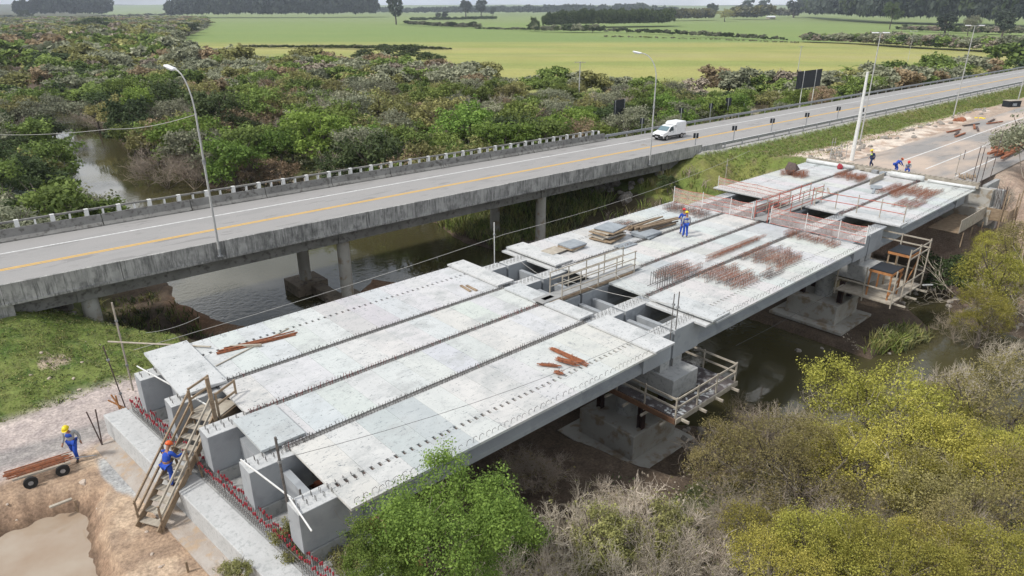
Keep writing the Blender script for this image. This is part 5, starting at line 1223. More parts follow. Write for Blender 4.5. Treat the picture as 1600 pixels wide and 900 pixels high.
for i in range(14):
    y = 26.6 + (i % 5) * .26 + gg.uniform(-.06, .06); z = .1 + (i // 5) * .17; a = gg.uniform(-.12, .06); x0 = 35.3 + gg.uniform(-.3, .5); L = gg.uniform(2.8, 4.2)
    MB().tube([(x0, y, z), (x0 + L * .5, y + a * L * .5 + gg.uniform(-.03, .03), z), (x0 + L, y + a * L, z - .02)], [.085, .075, .06], 8).build('log', M['wood'] if gg.random() < .7 else M['bark'], lp, smooth=False)
# far deck end
eb = empty('edge_beam', (66.9, 22.5, 0), 'dark slotted formwork beam across the far end of the deck', 'formwork')
MB().box(66.78, 66.86, 15.6, 30.4, -.1, .34).box(67.05, 67.12, 15.6, 30.4, -.1, .34).build('form_side', M['palewood'], eb)
MB().box(66.861, 67.049, 15.6, 30.4, -.1, .18).build('infill', M['trim'], eb)
b = MB(); y = 15.7
while y < 30.3: b.box(66.74, 67.16, y - .05, y + .05, .342, .39); y += .42
b.build('cross_ties', M['palewood'], eb)
for i, (a, c, x, r_, lb) in enumerate([((30.1), 25.6, 65.9, .2, 'white roll lying at the grass side of the far deck end'), (22.2, 19.5, 65.6, .26, 'grey white roll lying at the middle of the far deck end'), (19.2, 15.6, 65.8, .14, 'low white roll at the water side of the far deck end')]):
    MB().tube([(x, a, r_), (x, (a + c) / 2, r_ * .95), (x, c, r_)], [r_, r_ * .95, r_], 12).place('cloth_roll', M['tarp'], lb, 'roll', 'white rolls at the far deck end', smooth=True)
MB().cbox((62.6, 22.2, .28), (3.3, .06, .5), rz=.05).place('board', M['palewood'], 'long upright grey board beside the rusty heap at the deck end', 'board')
MB().cbox((60.3, 21.3, .09), (1.3, .9, .05), rz=.4).cbox((59.0, 21.0, .06), (2.0, .15, .08), rz=.3).place('boards', M['greysteel'], 'grey plate and lath lying in the middle of the farthest span', 'boards')
MB().cbox((56.2, 23.5, .09), (1.6, .12, .08), rz=.5).cbox((56.0, 24.2, .07), (1.2, .7, .04), rz=.2).place('boards', M['palewood'], 'scattered laths on the farthest span near the far footbridge', 'boards')
MB().ico((65.3, 26.6, .25), .34, .3, 4).place('cloth_heap', M['redtip'], 'bright red cloth heap beside the white roll at the deck end', 'cloth')
MB().ico((59.8, 28.6, .5), .55, .35, 5).place('wire_coil', M['darkrust'], 'dark coil heaped on the grass side of the farthest span', 'coil')
for i, (x, y) in enumerate([(66, 23.7), (66.2, 24.4), (65.8, 22.9), (66.1, 22.6)]): MB().cbox((x, y, .15), (.5, .5, .26), rz=i * .7).place('crate', [M['steel'], M['palewood'], M['greysteel'], M['tarp']][i], ['grey', 'wooden', 'flat grey', 'pale'][i] + ' box among the clutter before the edge beam', 'box')
# piles of rusty sheets beyond the deck
b = MB(); gg = random.Random(4)
for i in range(16): b.cbox((89 + gg.uniform(-6, 6), 19.0 + gg.uniform(-1.3, .6), .05 + gg.uniform(0, .5)), (gg.uniform(3, 6), .25, .2), rz=gg.uniform(-.12, .12))
b.place('beam_pile', M['rust'], 'pile of rusty steel beams on the new road at the right edge', 'steel beams')
for i, (px, py, sx, mt, lb) in enumerate([(1499, 188, 2.2, 'rust', 'brown scrap heap under the double headed lamp on the slope'), (1530, 184, .8, 'yellow', 'small yellow machine part on the white debris')]):
    p = at(px, py + 3, -.4); b = MB(); gg = random.Random(i)
    for k in range(7): b.ico(p + Vector((gg.uniform(-sx, sx) * .5, gg.uniform(-.6, .6), .2)), .35 * sx * .5, .3, k)
    b.place('scrap_heap', M[mt], lb, 'scrap')
for i in range(8):
    p = at(1500 + i * 9 - (i % 3) * 14, 212 - i * 3.2, -.12); MB().cbox(p + Vector((0, 0, .12)), (3.6, .22, .12), rz=gg.uniform(-.25, .35)).place('steel_bar', M['darkrust' if i % 2 else 'rust'], 'rusty beam lying along the edge of the new road by the white debris', 'steel beam', 'rusty beams along the new road edge')
b = MB(); 
for i in range(7): q = at(1500 + i * 4, 275 + (i % 3) * 1.5, -.1); b.beam(q + Vector((-.8, -.2, .06)), q + Vector((.8, .3, .06)), .12, .08)
b.place('board_pile', M['wood'], 'small pile of boards on the sand at the far deck corner', 'boards')
# poles and ropes round the site
def pole(px, py, z, h, label, mat='rebar', r=.035, lean=(0, 0)):
    p = at(px, py, z); e = empty('scaffold_pole', p, label, 'pole', 'scaffold poles round the deck')
    MB().tube([p, p + Vector((lean[0], lean[1], h))], r, 6).build('tube', M[mat], e)
    for f in (.3, .8): q = p + Vector((lean[0], lean[1], h)) * f; MB().cbox(q, (.11, .11, .09)).build('clamp', M['steel'], e)
    return p, p + Vector((lean[0], lean[1], h))
PP = {}
PP['a'] = pole(463, 862, -2.1, 4.4, 'tall dark scaffold pole at the right end of the abutment ledge', r=.04, lean=(-.1, 0))
PP['b'] = pole(479, 838, -2.1, 1.9, 'shorter dark pole beside the tall one at the abutment end')
PP['c'] = pole(1050, 572, -2.05, 3.9, 'tall pole standing on the pier cap at the first gap', r=.03)
PP['d'] = pole(1046, 540, -.5, 2.6, 'thin pole on the girder joint at the first gap', r=.025)
PP['e'] = pole(773, 440, -2.05, 3.9, 'pale thin pole on the river side of the first gap', 'whitepost', .03)
PP['f'] = pole(208, 610, -3.0, 4.6, 'pale pole carrying a crossbar in front of the grass, left of the abutment', 'palewood', .045)
PP['g'] = pole(199, 645, -3.0, 3.4, 'thin rusty pole left of the first girder end', 'darkrust', .028, lean=(-.25, .2))
PP['h'] = pole(1131, 300, -1.2, 3.0, 'pole standing in the grass beyond the second gap', 'palewood', .035)
for i, (px, py, h_) in enumerate([(1490, 285, 2.6), (1517, 290, 3.4), (1524, 288, 3.2), (1531, 292, 2.6), (1545, 285, 4.4), (1300, 250, 2.2), (1310, 252, 2.0), (1505, 250, 1.0), (1296, 250, 2.2)]):
    pole(px, py, -.2, h_, ['short pole right of the deck end', 'left of three tall poles at the deck corner', 'middle of three tall poles at the deck corner', 'right of three tall poles at the deck corner', 'tallest leaning pole at the deck corner', 'left pole by the grass behind the deck end', 'right pole by the grass behind the deck end', 'low stake on the sandy road', 'outer pole by the grass behind the deck end'][i], 'palewood' if i in (0, 5, 6, 8) else 'darkrust', .03, lean=(.3 if i == 4 else .03, 0))
def rope(a, b_, label, mat='rope', r=.012, sag=.15):
    a = Vector(a); b_ = Vector(b_); m = MB().tube([a.lerp(b_, k / 10) - Vector((0, 0, sag * 4 * (k / 10) * (1 - k / 10))) for k in range(11)], r, 4); m.place('rope', M[mat], label, 'rope', 'ropes strung along the site')
rope(at(228, 520, -.6), at(312, 495, -.6) , 'short pale rope from the crossbar towards the river')
rope((5.6, 31.4, -.1), (26.9, 30.6, .9), 'long rope along the river side of the nearest span'); rope((26.9, 30.6, .9), (60.4, 33.2, 1.4), 'rope running from the first gap to the pole in the grass', sag=.5)
rope(PP['a'][1] - Vector((0, 0, .8)), (24.0, 15.9, .9), 'wire strung over the outer strip of the nearest span', 'wire', .009, .5)
rope((24.3, 16.2, 1.6), (23.6, 22.3, 1.2), 'rope from the gap pole to the footbridge'); rope((24.6, 16.4, 1.1), (27.5, 22.3, .6), 'second rope from the gap pole to the footbridge'); rope((25.6, 28.9, .7), (24.6, 24.4, .3), 'rope crossing the gap on the river side')
rope((5.9, 14.9, -1.9), (3.0, 19.0, -2.8), 'dark wire slung across the abutment ledge', 'wire', .009, .05)
rope(at(1150, 660 - 120, -2.4), at(1395, 395, -3.0), 'long wire under the middle span above the water', 'wire', .012, .3)
# girder end struts
for i, (a, c) in enumerate([((214, 572), (322, 632)), ((376, 718), (460, 782)), ((452, 778), (487, 830))]):
    pa = at(*a, .05); pb = at(*c, -.02); MB().beam(pa, pb, .04).place('strut', M['whitepost'], ['white bar across the two left girder ends', 'white bar across the fourth girder end beside the pole', 'white bar hanging off the outermost girder end'][i], 'bar', 'white bars across the girder ends')
b = MB(); pa = PP['f'][0] + Vector((0, 0, 2.7)); b.tube([pa + Vector((-.5, .1, .05)), at(330, 545, .02) + Vector((0, 0, .1))], .04, 6); b.place('crossbar', M['palewood'], 'long pale crossbar from the left pole to the deck corner', 'bar')
mat_pl = M['darkwood']
# work platform round the first pier cap
pf = empty('work_platform', (25.4, 17, -3.4), 'timber work platform with rails hung round the near end of the first pier cap', 'platform')
MB().box(23.3, 24.08, 14.7, 20.5, -3.38, -3.32).box(24.08, 26.12, 14.7, 15.52, -3.38, -3.32).box(26.12, 28.3, 14.7, 18.5, -3.38, -3.32).build('boards', mat_pl, pf)
MB().box(23.2, 28.4, 14.62, 14.68, -3.55, -3.3).build('fascia_board', M['palewood'], pf)
MB().box(23.18, 23.26, 14.7, 20.5, -3.6, -3.34).build('side_joist', mat_basic('joist_brown', (.20, .11, .065), (.14, .08, .05), 3), pf)
for x in (23.6, 25.0, 26.4, 27.8): MB().beam((x, 14.2, -3.45), (x, 16.5, -3.45), .09, .12).build('joist', M['palewood'], pf)
for y in (15.2, 16.3, 17.4, 18.5): MB().beam((22.8, y, -3.7), (23.9, y, -3.7), .09, .1).build('joist', M['palewood'], pf)
PL = [(23.3, 20.0), (23.3, 14.75), (28.3, 14.75), (28.3, 18.4)]
for (xa, ya), (xb, yb3) in zip(PL[:-1], PL[1:]):
    for z in (-2.35, -2.8): MB().beam((xa, ya, z), (xb, yb3, z), .05, .09).build('rail', M['palewood'], pf)
for x, y in [(23.3, 20), (23.3, 18.2), (23.3, 16.5), (23.3, 14.75), (25.0, 14.75), (26.6, 14.75), (28.3, 14.75), (28.3, 16.6), (28.3, 18.4)]:
    MB().beam((x, y, -3.7), (x, y, -2.25), .06, .07).build('post', M['palewood'], pf)
b = MB(); gg = random.Random(2)
for i in range(26): b.cbox((gg.choice([gg.uniform(23.4, 24), gg.uniform(24, 28)]), 15.1 + gg.uniform(-.3, .35), -3.305 + i * .0006), (gg.uniform(.1, .35), gg.uniform(.03, .14), .01), rz=gg.uniform(0, 3))
tag(b.build('plaster_scraps', M['tarp'], pf), kind='stuff')
# timber scaffold at the second pier
sc_ = empty('timber_scaffold', (48, 15.5, -4.2), 'orange and grey timber scaffold with two dark tables at the second pier', 'scaffold')
X_, Y_ = (45.0, 50.2), (13.6, 17.2)
MB().box(X_[0], X_[1], Y_[0], Y_[1], -3.72, -3.64).build('floor_boards', M['palewood'], sc_)
for x0, x1, y0, y1, z in ((45.4, 47.2, 14.0, 15.4, -1.75), (48.1, 50.0, 14.0, 15.4, -1.15)):
    MB().box(x0, x1, y0, y1, z - .05, z).build('table_top', M['black'], sc_)
    for y in (y0, y1): MB().beam((x0, y, z - .14), (x1, y, z - .14), .06, .16).build('table_frame', M['orangewood'], sc_)
    for x in (x0, x1): MB().beam((x, y0, z - .14), (x, y1, z - .14), .06, .16).build('table_frame', M['orangewood'], sc_)
    for x in (x0 + .1, x1 - .1):
        for y in (y0 + .05, y1 - .05): MB().beam((x, y, -3.64), (x, y, z - .06), .09).build('leg', M['orangewood'] if x < 48 else M['wood'], sc_)
    MB().beam((x0, y0 - .02, -3.3), (x1, y0 - .02, z - .5), .05, .09).build('brace', M['orangewood'], sc_)
for x in (X_[0], 46.7, 48.4, X_[1]):
    MB().beam((x, Y_[0], -3.95), (x, Y_[0], -.35 if x > 46 else -1.4), .07).build('post', M['palewood'], sc_)
for y in (Y_[1], 15.4): MB().beam((X_[1], y, -3.95), (X_[1], y, -.4), .07).build('post', M['palewood'], sc_); MB().beam((X_[0], y, -3.95), (X_[0], y, -1.6), .07).build('post', M['palewood'], sc_)
for z in (-2.7, -.5, -1.0):
    MB().beam((46.7 if z > -1.5 else X_[0], Y_[0] - .04, z), (X_[1], Y_[0] - .04, z), .04, .09).build('rail', M['palewood'], sc_)
    MB().beam((X_[1] + .04, Y_[0], z), (X_[1] + .04, Y_[1], z), .04, .09).build('rail', M['palewood'], sc_)
MB().beam((X_[0] - .04, Y_[0], -2.8), (X_[0] - .04, Y_[1], -2.8), .04, .09).build('rail', M['palewood'], sc_)
for x in (45.6, 47.5, 49.4): MB().beam((x, 12.9, -3.8), (x, 17.3, -3.8), .09, .11).build('joist', M['palewood'], sc_)
MB().beam((50.0, 13.4, -3.6), (51.4, 13.2, -3.9), .1, .08).build('joist', M['whitepost'], sc_)
# formwork box below the far deck end
fw_ = empty('formwork_box', (65.2, 14.6, -2.6), 'weathered plank formwork box with poles below the far deck corner', 'formwork')
b = MB()
for k in range(4): b.box(60.2, 66.4, 14.55, 14.6, -2.35 + k * .26, -2.35 + k * .26 + .25)
b.build('plank_side', M['palewood'], fw_); MB().box(60.2, 67.6, 14.6, 16.8, -2.4, -2.36).build('floor_boards', M['wood'], fw_); MB().box(66.4, 66.46, 13.0, 14.6, -2.4, -1.4).box(66.46, 69, 12.9, 12.96, -2.4, -1.45).build('end_planks', M['wood'], fw_)
for i, (x, y) in enumerate([(60.8, 14.4), (63, 14.4), (65.4, 14.3), (66.3, 13.4), (67.6, 12.8), (68.6, 12.8)]): MB().beam((x, y, -3.6), (x, y, -2.4 if i < 3 else -.1 + .3 * (i % 2)), .08).build('prop', M['wood'], fw_)
MB().beam((66.2, 13.2, -2.3), (67.4, 13.4, -.3), .07).build('brace', M['wood'], fw_)
b = MB(); gg = random.Random(3)
for i in range(12): b.beam((67.2 + gg.uniform(-.8, 1.0), 13.9 + gg.uniform(-.5, .5), -2.2), (67.2 + gg.uniform(-.8, 1.0), 13.9 + gg.uniform(-.5, .5), .2), .03)
b.place('bar_cluster', M['darkrust'], 'cluster of dark upright bars at the far deck corner', 'rebar')
# fence frame behind the deck end by the grass
b = MB(); q = at(1296, 252, -.3)
for i in range(4): b.beam(q + Vector((i * 1.0, -i * .1, 0)), q + Vector((i * 1.0, -i * .1, 1.3)), .05)
for z in (.7, 1.25): b.beam(q + Vector((0, 0, z)), q + Vector((3.0, -.3, z)), .04)
b.place('pipe_railing', M['pole'], 'low pipe railing behind the deck end by the grass slope', 'railing')
# plank heaps under the first span: formwork boards seen through the girder gaps
b = MB()
for i in range(24): b.box(8.0, 9.6, 14.6 + i * .62, 14.6 + i * .62 + .56, -2.95, -2.9)
b.place('shuttering_boards', mat_basic('reddish_boards', (.22, .075, .04), (.14, .05, .03), 3), 'reddish shuttering boards seen between the girders behind the abutment', 'boards')
# riprap under the old bridge end, debris on the mud
rocks = []
for i in range(6):
    o = MB().ico((0, 0, 0), 1, .24, 40 + i, (1, .85, .65), sub=2).build('rock', M['rock']); rocks.append(o.data); bpy.data.objects.remove(o)
gg = random.Random(77)
def rock(x, y, s, label, group):
    o = bpy.data.objects.new('rock', rocks[gg.randrange(6)]); COL.objects.link(o); z = max(H1(x, y), WATER - .05); o.location = (x, y, z + s * .15); o.scale = (s, s, s); o.rotation_euler = (gg.uniform(-.4, .4), gg.uniform(-.4, .4), gg.uniform(0, 6)); return tag(o, label, 'rock', group)
for i in range(76):
    x = gg.uniform(53, 62.5); y = gg.uniform(42.2, 53); rock(x, y, gg.uniform(.3, .75), 'brown boulder in the riprap slope under the right end of the old bridge', 'boulders of the riprap slope')
for i in range(28):
    x = gg.uniform(2.5, 9); y = gg.uniform(43.8, 52); rock(x, y, gg.uniform(.18, .5), 'dark stone on the slope under the left end of the old bridge', 'stones under the left end of the old bridge')
for i in range(58):
    p = at(gg.choice([gg.uniform(1075, 1110), gg.uniform(1380, 1440), gg.uniform(1240, 1320), gg.uniform(850, 900)]), gg.uniform(435, 545), -6.7)
    if gg.random() < .4: p = Vector((27.6 + gg.uniform(-1.2, .8), 15.5 + gg.uniform(-2.5, 2.5), 0))
    rock(p.x, p.y, gg.uniform(.08, .3), 'pale stone scattered on the mud beside the new piers', 'stones scattered round the new piers')
for i in range(66):
    rock(gg.uniform(55, 66), gg.uniform(8, 22), gg.uniform(.1, .32), 'broken pale stone on the dirt slope below the far deck end', 'broken stones on the dirt slope')
for i in range(60):
    x = gg.uniform(70, 124); rock(x, 31.0 + gg.gauss(0, 1.5) * (1 - (x - 70) / 90), gg.uniform(.12, .42), 'pale lump in the white rubble between the two roads', 'lumps in the white rubble')

# ------------------------------------------------------------------ planting
def atY(x, y, Y):
    d = _f + (x - 800) / FPX * _r - (y - 450) / FPX * _up
    t = Y / d[1]; return Vector((t * d[0], Y, CAMH + t * d[2]))
def depth(p): return float(np.dot(np.array([p[0], p[1], p[2] - CAMH]), _f))
# closer, finer kinds
proto_leafy('nearfresh', 'fresh', 101, 2.6, 6.6, 620, 78, .040, 12, -.6, .46, twigs=5, up=.7)
proto_leafy('nearfresh', 'fresh', 102, 2.0, 5.0, 380, 74, .040, 9, -.6, .46, twigs=5, up=.7)
for i in range(2): proto_leafy('greenlight', 'fresh', 90 + i, 3.1, 5.6, 200, 26, .12, 8)
for i in range(2):
    proto_leafy('nearyellow', 'yellow', 110 + i, 2.4, 5.4, 420, 46, .036, 11, -.4, .42, twigs=7)
    proto_leafy('neargold', 'gold', 120 + i, 2.4, 5.2, 380, 36, .034, 11, -.4, .42, twigs=8, twigmat='brown')
proto_leafy('nearolive', 'olive', 130, 1.6, 4.2, 260, 44, .040, 6, -.5, .42, twigs=3)
for i in range(3): proto_bare('nearbare', 'twig', 140 + i, 3.6, .95, 5, 3, .055, 8, leaves=160, leafmat='olive', size=.045, lf=.74, wig=.17)
proto_bare('nearbrown', 'brown', 145, 3.2, 1.15, 6, 3, .034, 7, leaves=260, leafmat='gold', size=.045, lf=.74)
proto_bare('palebare', 'twig', 147, 4.4, .6, 5, 3, .05, 4, lf=.72, wig=.14, up=.7)
g = random.Random(31)
NEAR = [  # kind, px, py, level of the crown's middle (or Y), radius in px, name, label
 ('nearfresh', 694, 848, ('Y', 12.2), 108, 0, 'bush', 'large bright green bush rising in front of the nearest span'),
 ('nearfresh', 597, 885, ('Y', 11.9), 60, 1, 'bush', 'small bright green bush at the left foot of the large one'),
 ('nearfresh', 782, 830, -3.2, 66, 1, 'bush', 'bright green bush low down on the right of the large one'),
 ('nearolive', 478, 862, -2.3, 50, 0, 'shrub', 'dull green shrub beside the tall pole at the abutment end'),
 ('nearolive', 368, 898, -2.3, 30, 0, 'shrub', 'small dark green shrub at the bottom edge in front of the ledge'),
 ('nearolive', 548, 890, -2.6, 52, 0, 'shrub', 'dull green shrub left of the large bright bush at the bottom edge'),
 ('nearbrown', 835, 745, -4.8, 52, 0, 'bare_shrub', 'brown leafless shrub in the shade right of the large green bush'),
 ('nearbare', 905, 835, -4.2, 88, 0, 'bare_shrub', 'pale leafless shrub in front of the first pier, left one'),
 ('nearbare', 1012, 825, -4.3, 88, 1, 'bare_shrub', 'pale leafless shrub in front of the first pier, right one'),
 ('nearbare', 965, 800, -5.2, 52, 2, 'bare_shrub', 'low leafless shrub touching the corner of the first pier base'),
 ('nearbare', 850, 895, -3.4, 80, 1, 'bare_shrub', 'pale leafless shrub at the bottom edge right of the green bushes'),
 ('nearbare', 960, 900, -3.4, 90, 2, 'bare_shrub', 'pale leafless shrub at the bottom edge in the centre'),
 ('nearbare', 1070, 890, -3.2, 90, 0, 'bare_shrub', 'pale leafless shrub at the bottom edge with curved white stems'),
 ('nearolive', 940, 870, -4.4, 60, 0, 'shrub', 'green undergrowth bush among the leafless shrubs at the bottom'),
 ('nearolive', 1030, 860, -4.6, 55, 0, 'shrub', 'dull green bush tangled between the two pale leafless shrubs'),
 ('neargold', 1120, 735, -4.4, 58, 0, 'shrub', 'ochre shrub at the water edge right of the first pier'),
 ('nearbrown', 1180, 665, -4.8, 50, 0, 'bare_shrub', 'rusty brown twiggy shrub at the water edge'),
 ('neargold', 1200, 735, -4.2, 80, 1, 'shrub', 'orange brown shrub below the twiggy one at the water edge'),
 ('nearbare', 1240, 660, -4.4, 52, 0, 'bare_shrub', 'grey leafless shrub between the ochre shrubs and the yellow tree'),
 ('nearbrown', 1150, 810, -3.8, 80, 0, 'bare_shrub', 'brown tangled shrub below the ochre shrub'),
 ('neargold', 1262, 770, -3.6, 82, 0, 'shrub', 'ochre leafed shrub left below the yellow tree'),
 ('nearyellow', 1365, 650, -3.4, 88, 0, 'tree', 'yellow green tree in front of the dark river'),
 ('nearyellow', 1440, 700, -3.0, 78, 1, 'tree', 'bright yellow tree right below the yellow green one'),
 ('nearyellow', 1345, 745, -3.4, 80, 1, 'tree', 'yellow tree with ochre patches below the yellow green one'),
 ('neargold', 1550, 655, -3.2, 90, 1, 'tree', 'golden brown tree by the bright water patch'),
 ('nearyellow', 1530, 735, -2.8, 72, 0, 'tree', 'yellow tree below the golden brown one'),
 ('neargold', 1460, 790, -3.0, 90, 0, 'tree', 'brown gold tree amid the yellow ones at the lower right'),
 ('nearbrown', 1380, 820, -3.2, 85, 0, 'bare_shrub', 'brown tangled shrub amid the yellow trees'),
 ('nearyellow', 1290, 860, -2.6, 78, 1, 'tree', 'bright yellow bush at the bottom edge, left one'),
 ('nearyellow', 1400, 885, -2.2, 78, 0, 'tree', 'bright yellow bush at the bottom edge, middle one'),
 ('neargold', 1500, 880, -2.4, 78, 1, 'tree', 'ochre bush at the bottom edge between two yellow ones'),
 ('nearyellow', 1572, 880, -1.8, 74, 1, 'tree', 'bright yellow bush in the lower right corner'),
 ('nearyellow', 1215, 895, -2.8, 66, 0, 'tree', 'yellow bush at the bottom edge beside the leafless shrubs'),
 ('neargold', 1590, 790, -2.4, 80, 0, 'tree', 'ochre tree at the right edge above the corner bush'),
 ('palebare', 1468, 596, -4.2, 40, 0, 'bare_tree', 'white branched leafless tree before the bright water, left one'),
 ('palebare', 1512, 585, -4.2, 34, 0, 'bare_tree', 'white branched leafless tree before the bright water, right one'),
 ('nearyellow', 1570, 440, -3.6, 62, 1, 'tree', 'yellow green tree at the right edge above the river bend'),
 ('nearyellow', 1540, 490, -4.6, 42, 0, 'tree', 'yellow shrub at the river edge under the right hand tree'),
 ('neargold', 1598, 400, -3.4, 50, 0, 'tree', 'olive gold tree behind the yellow green one at the right edge'),
 ('nearyellow', 1555, 385, -3.6, 30, 1, 'shrub', 'small green yellow shrub below the formwork box'),
 ('grey', 1590, 322, -3.2, 62, 1, 'tree', 'grey green bushy tree at the right edge beside the deck end'),
 ('bare', 1560, 340, -3.2, 38, 0, 'bare_shrub', 'grey leafless tangle beside the formwork box'),
 ('bare', 1590, 560, -4.8, 48, 1, 'bare_shrub', 'grey leafless shrub at the right edge by the river'),
 ('brown', 1495, 505, -5.9, 40, 0, 'bare_shrub', 'brown twigs hanging over the narrow river arm'),
 ('dark', 1478, 428, -5.2, 40, 0, 'shrub', 'dark green shrub on the dirt bank behind the river arm'),
 ('brown', 1440, 425, -5.6, 30, 1, 'bare_shrub', 'brown dry shrub on the dirt bank left of the dark one'),
 ('silver', 48, 326, -4.0, 36, 0, 'bush', 'silvery blue green bush behind the railing at the left edge'),
 ('olive', 108, 326, -4.6, 32, 1, 'bush', 'olive bush at the water edge right of the silvery bush'),
 ('olive', 36, 268, -3.4, 44, 0, 'tree', 'ochre tinted olive tree above the silvery bush'),
 ('bare', 66, 238, -4.4, 34, 0, 'bare_shrub', 'grey leafless shrub overhanging the left bank of the river bend'),
 ('brown', 228, 270, -5.4, 38, 0, 'bare_shrub', 'brown twiggy shrub leaning over the right bank of the bend'),
 ('brown', 258, 268, -5.0, 56, 1, 'bare_shrub', 'broad brown twig mass on the right bank left of the lamp'),
 ('brown', 300, 270, -5.0, 48, 0, 'bare_shrub', 'brown twigs behind the railing at the lamp'),
 ('green', 205, 215, -4.2, 30, 1, 'bush', 'green bush above the brown twigs on the right bank'),
 ('orange', 285, 222, -3.8, 44, 0, 'autumn_tree', 'orange brown tree just left of the lamp pole'),
 ('olive', 240, 225, -4.0, 40, 1, 'tree', 'olive tree between bank shrubs and the orange brown tree'),
 ('bare', 112, 184, -5.0, 26, 1, 'bare_shrub', 'pale dead branches where the river disappears upstream'),
 ('grey', 78, 176, -3.6, 36, 0, 'tree', 'grey green tree closing the view of the river upstream'),
 ('grey', 150, 178, -3.8, 34, 1, 'tree', 'grey green tree on the right bank where the river bends away'),
 ('dark', 1042, 318, -4.2, 17, 1, 'shrub', 'dark shrub under the right end of the old bridge'),
 ('nearbare', 1310, 800, -3.6, 62, 1, 'bare_shrub', 'pale twiggy shrub between the ochre shrub and the yellow trees'),
 ('nearyellow', 1195, 840, -3.6, 60, 0, 'tree', 'yellow green bush in front of the brown tangled shrub'),
 ('nearbare', 1230, 800, -3.9, 70, 2, 'bare_shrub', 'pale tan twiggy shrub under the ochre shrubs'),
 ('nearyellow', 1480, 655, -3.8, 55, 0, 'tree', 'small yellow green tree next to the bright water'),
 ('nearyellow', 1440, 760, -3.0, 66, 1, 'tree', 'yellow tree in the middle of the lower right thicket'),
 ('nearyellow', 1340, 880, -2.4, 62, 0, 'tree', 'yellow bush at the bottom between the left and middle ones'),
 ('nearyellow', 1455, 860, -2.4, 60, 1, 'tree', 'yellow bush at the bottom left of the ochre one'),
 ('nearbare', 1530, 820, -2.8, 66, 0, 'bare_shrub', 'grey twiggy shrub above the corner bush'),
 ('nearyellow', 1595, 720, -2.8, 66, 0, 'tree', 'yellow tree at the right edge below the golden one'),
 ('nearyellow', 1295, 700, -4.0, 52, 1, 'tree', 'olive yellow tree left of the yellow green one'),
 ('nearbare', 1110, 860, -3.6, 76, 1, 'bare_shrub', 'pale tan shrub at the bottom below the brown tangle'),
 ('nearbrown', 1300, 900, -2.6, 66, 0, 'bare_shrub', 'dry brown twigs at the bottom edge'),
 ('nearbare', 780, 900, -3.4, 60, 2, 'bare_shrub', 'pale thin stems at the bottom edge right of the green bush'),
]
for kd, px, py, lv, rp, var, nm, lb in NEAR:
    p = atY(px, py, lv[1]) if isinstance(lv, tuple) else at(px, py, lv)
    r_ = rp * 1.08 * depth(p) / FPX; zg = max(H1(p.x, p.y), WATER)
    hh = max((p.z - zg) / .62, r_ * 1.3)
    if PR[kd][0][1] is None: hh = max(min(hh, r_ * 2.6), (p.z - zg) / .75)
    plant(kd, p.x, p.y, r_, hh, g, nm, lb, 'tree' if 'tree' in nm else nm.replace('bare_', ''), zb=zg, v=var, zc=p.z if p.z - zg > r_ * .9 else zg + r_ * .9)

# palms
def palm(x, y, h, label, s=1.0):
    zb = H1(x, y); e = empty('palm_tree', (x, y, zb), label, 'palm tree', 'palms in the thicket'); gg = np.random.default_rng(int(x * 7))
    MB().tube([(x, y, zb - .3), (x + .1, y, zb + h * .5), (x, y + .1, zb + h)], [.22 * s, .17 * s, .15 * s], 8).build('trunk', M['bark'], e)
    P = []
    for k in range(17):
        t = 2 * math.pi * k / 17 + gg.uniform(-.1, .1); el = gg.uniform(-.1, 1.1); L = 2.3 * s; d = np.array([math.cos(t), math.sin(t), 0]); sd_ = np.array([-math.sin(t), math.cos(t), 0]); pr_ = np.array([x, y + .1, zb + h]); v_ = d * math.cos(el) + np.array([0, 0, math.sin(el)])
        for i in range(9):
            v_ = v_ + np.array([0, 0, -.17]); v_ /= np.linalg.norm(v_); nx = pr_ + v_ * L / 9; w_ = .42 * s * math.sin((i + 1.2) / 10.5 * math.pi)
            for sg in (-1, 1):
                for q in (0, .5): a = pr_ + (nx - pr_) * q; b_ = a + (nx - pr_) * .42; o_ = sd_ * sg * w_ + v_ * .15 - np.array([0, 0, .12 * s]); P.append([a, b_, b_ + o_, a + o_])
            pr_ = nx
    P = np.array(P) - np.array([x, y, zb]); m = quads_mesh('fronds', P, LM['green'], gg.random(len(P))); o = bpy.data.objects.new('fronds', m); COL.objects.link(o); o.parent = e
for px, py, zc, h_, lb in [(600, 92, -1.0, 5.5, 'palm above the dark trees at the far thicket edge'), (338, 88, 1.0, 6.5, 'palm at the field edge behind the left street lamp'), (912, 150, -2.2, 3.4, 'small palm in the thicket left of the square sign'), (735, 128, -1.0, 5, 'palm fronds in the middle of the thicket')]:
    p = at(px, py, zc); palm(p.x, p.y, max(2.5, zc + 5.4), lb)
p = at(1323, 122, -4.5); palm(p.x, p.y, 3.4, 'palm beyond the old road near the right edge', 1.5)

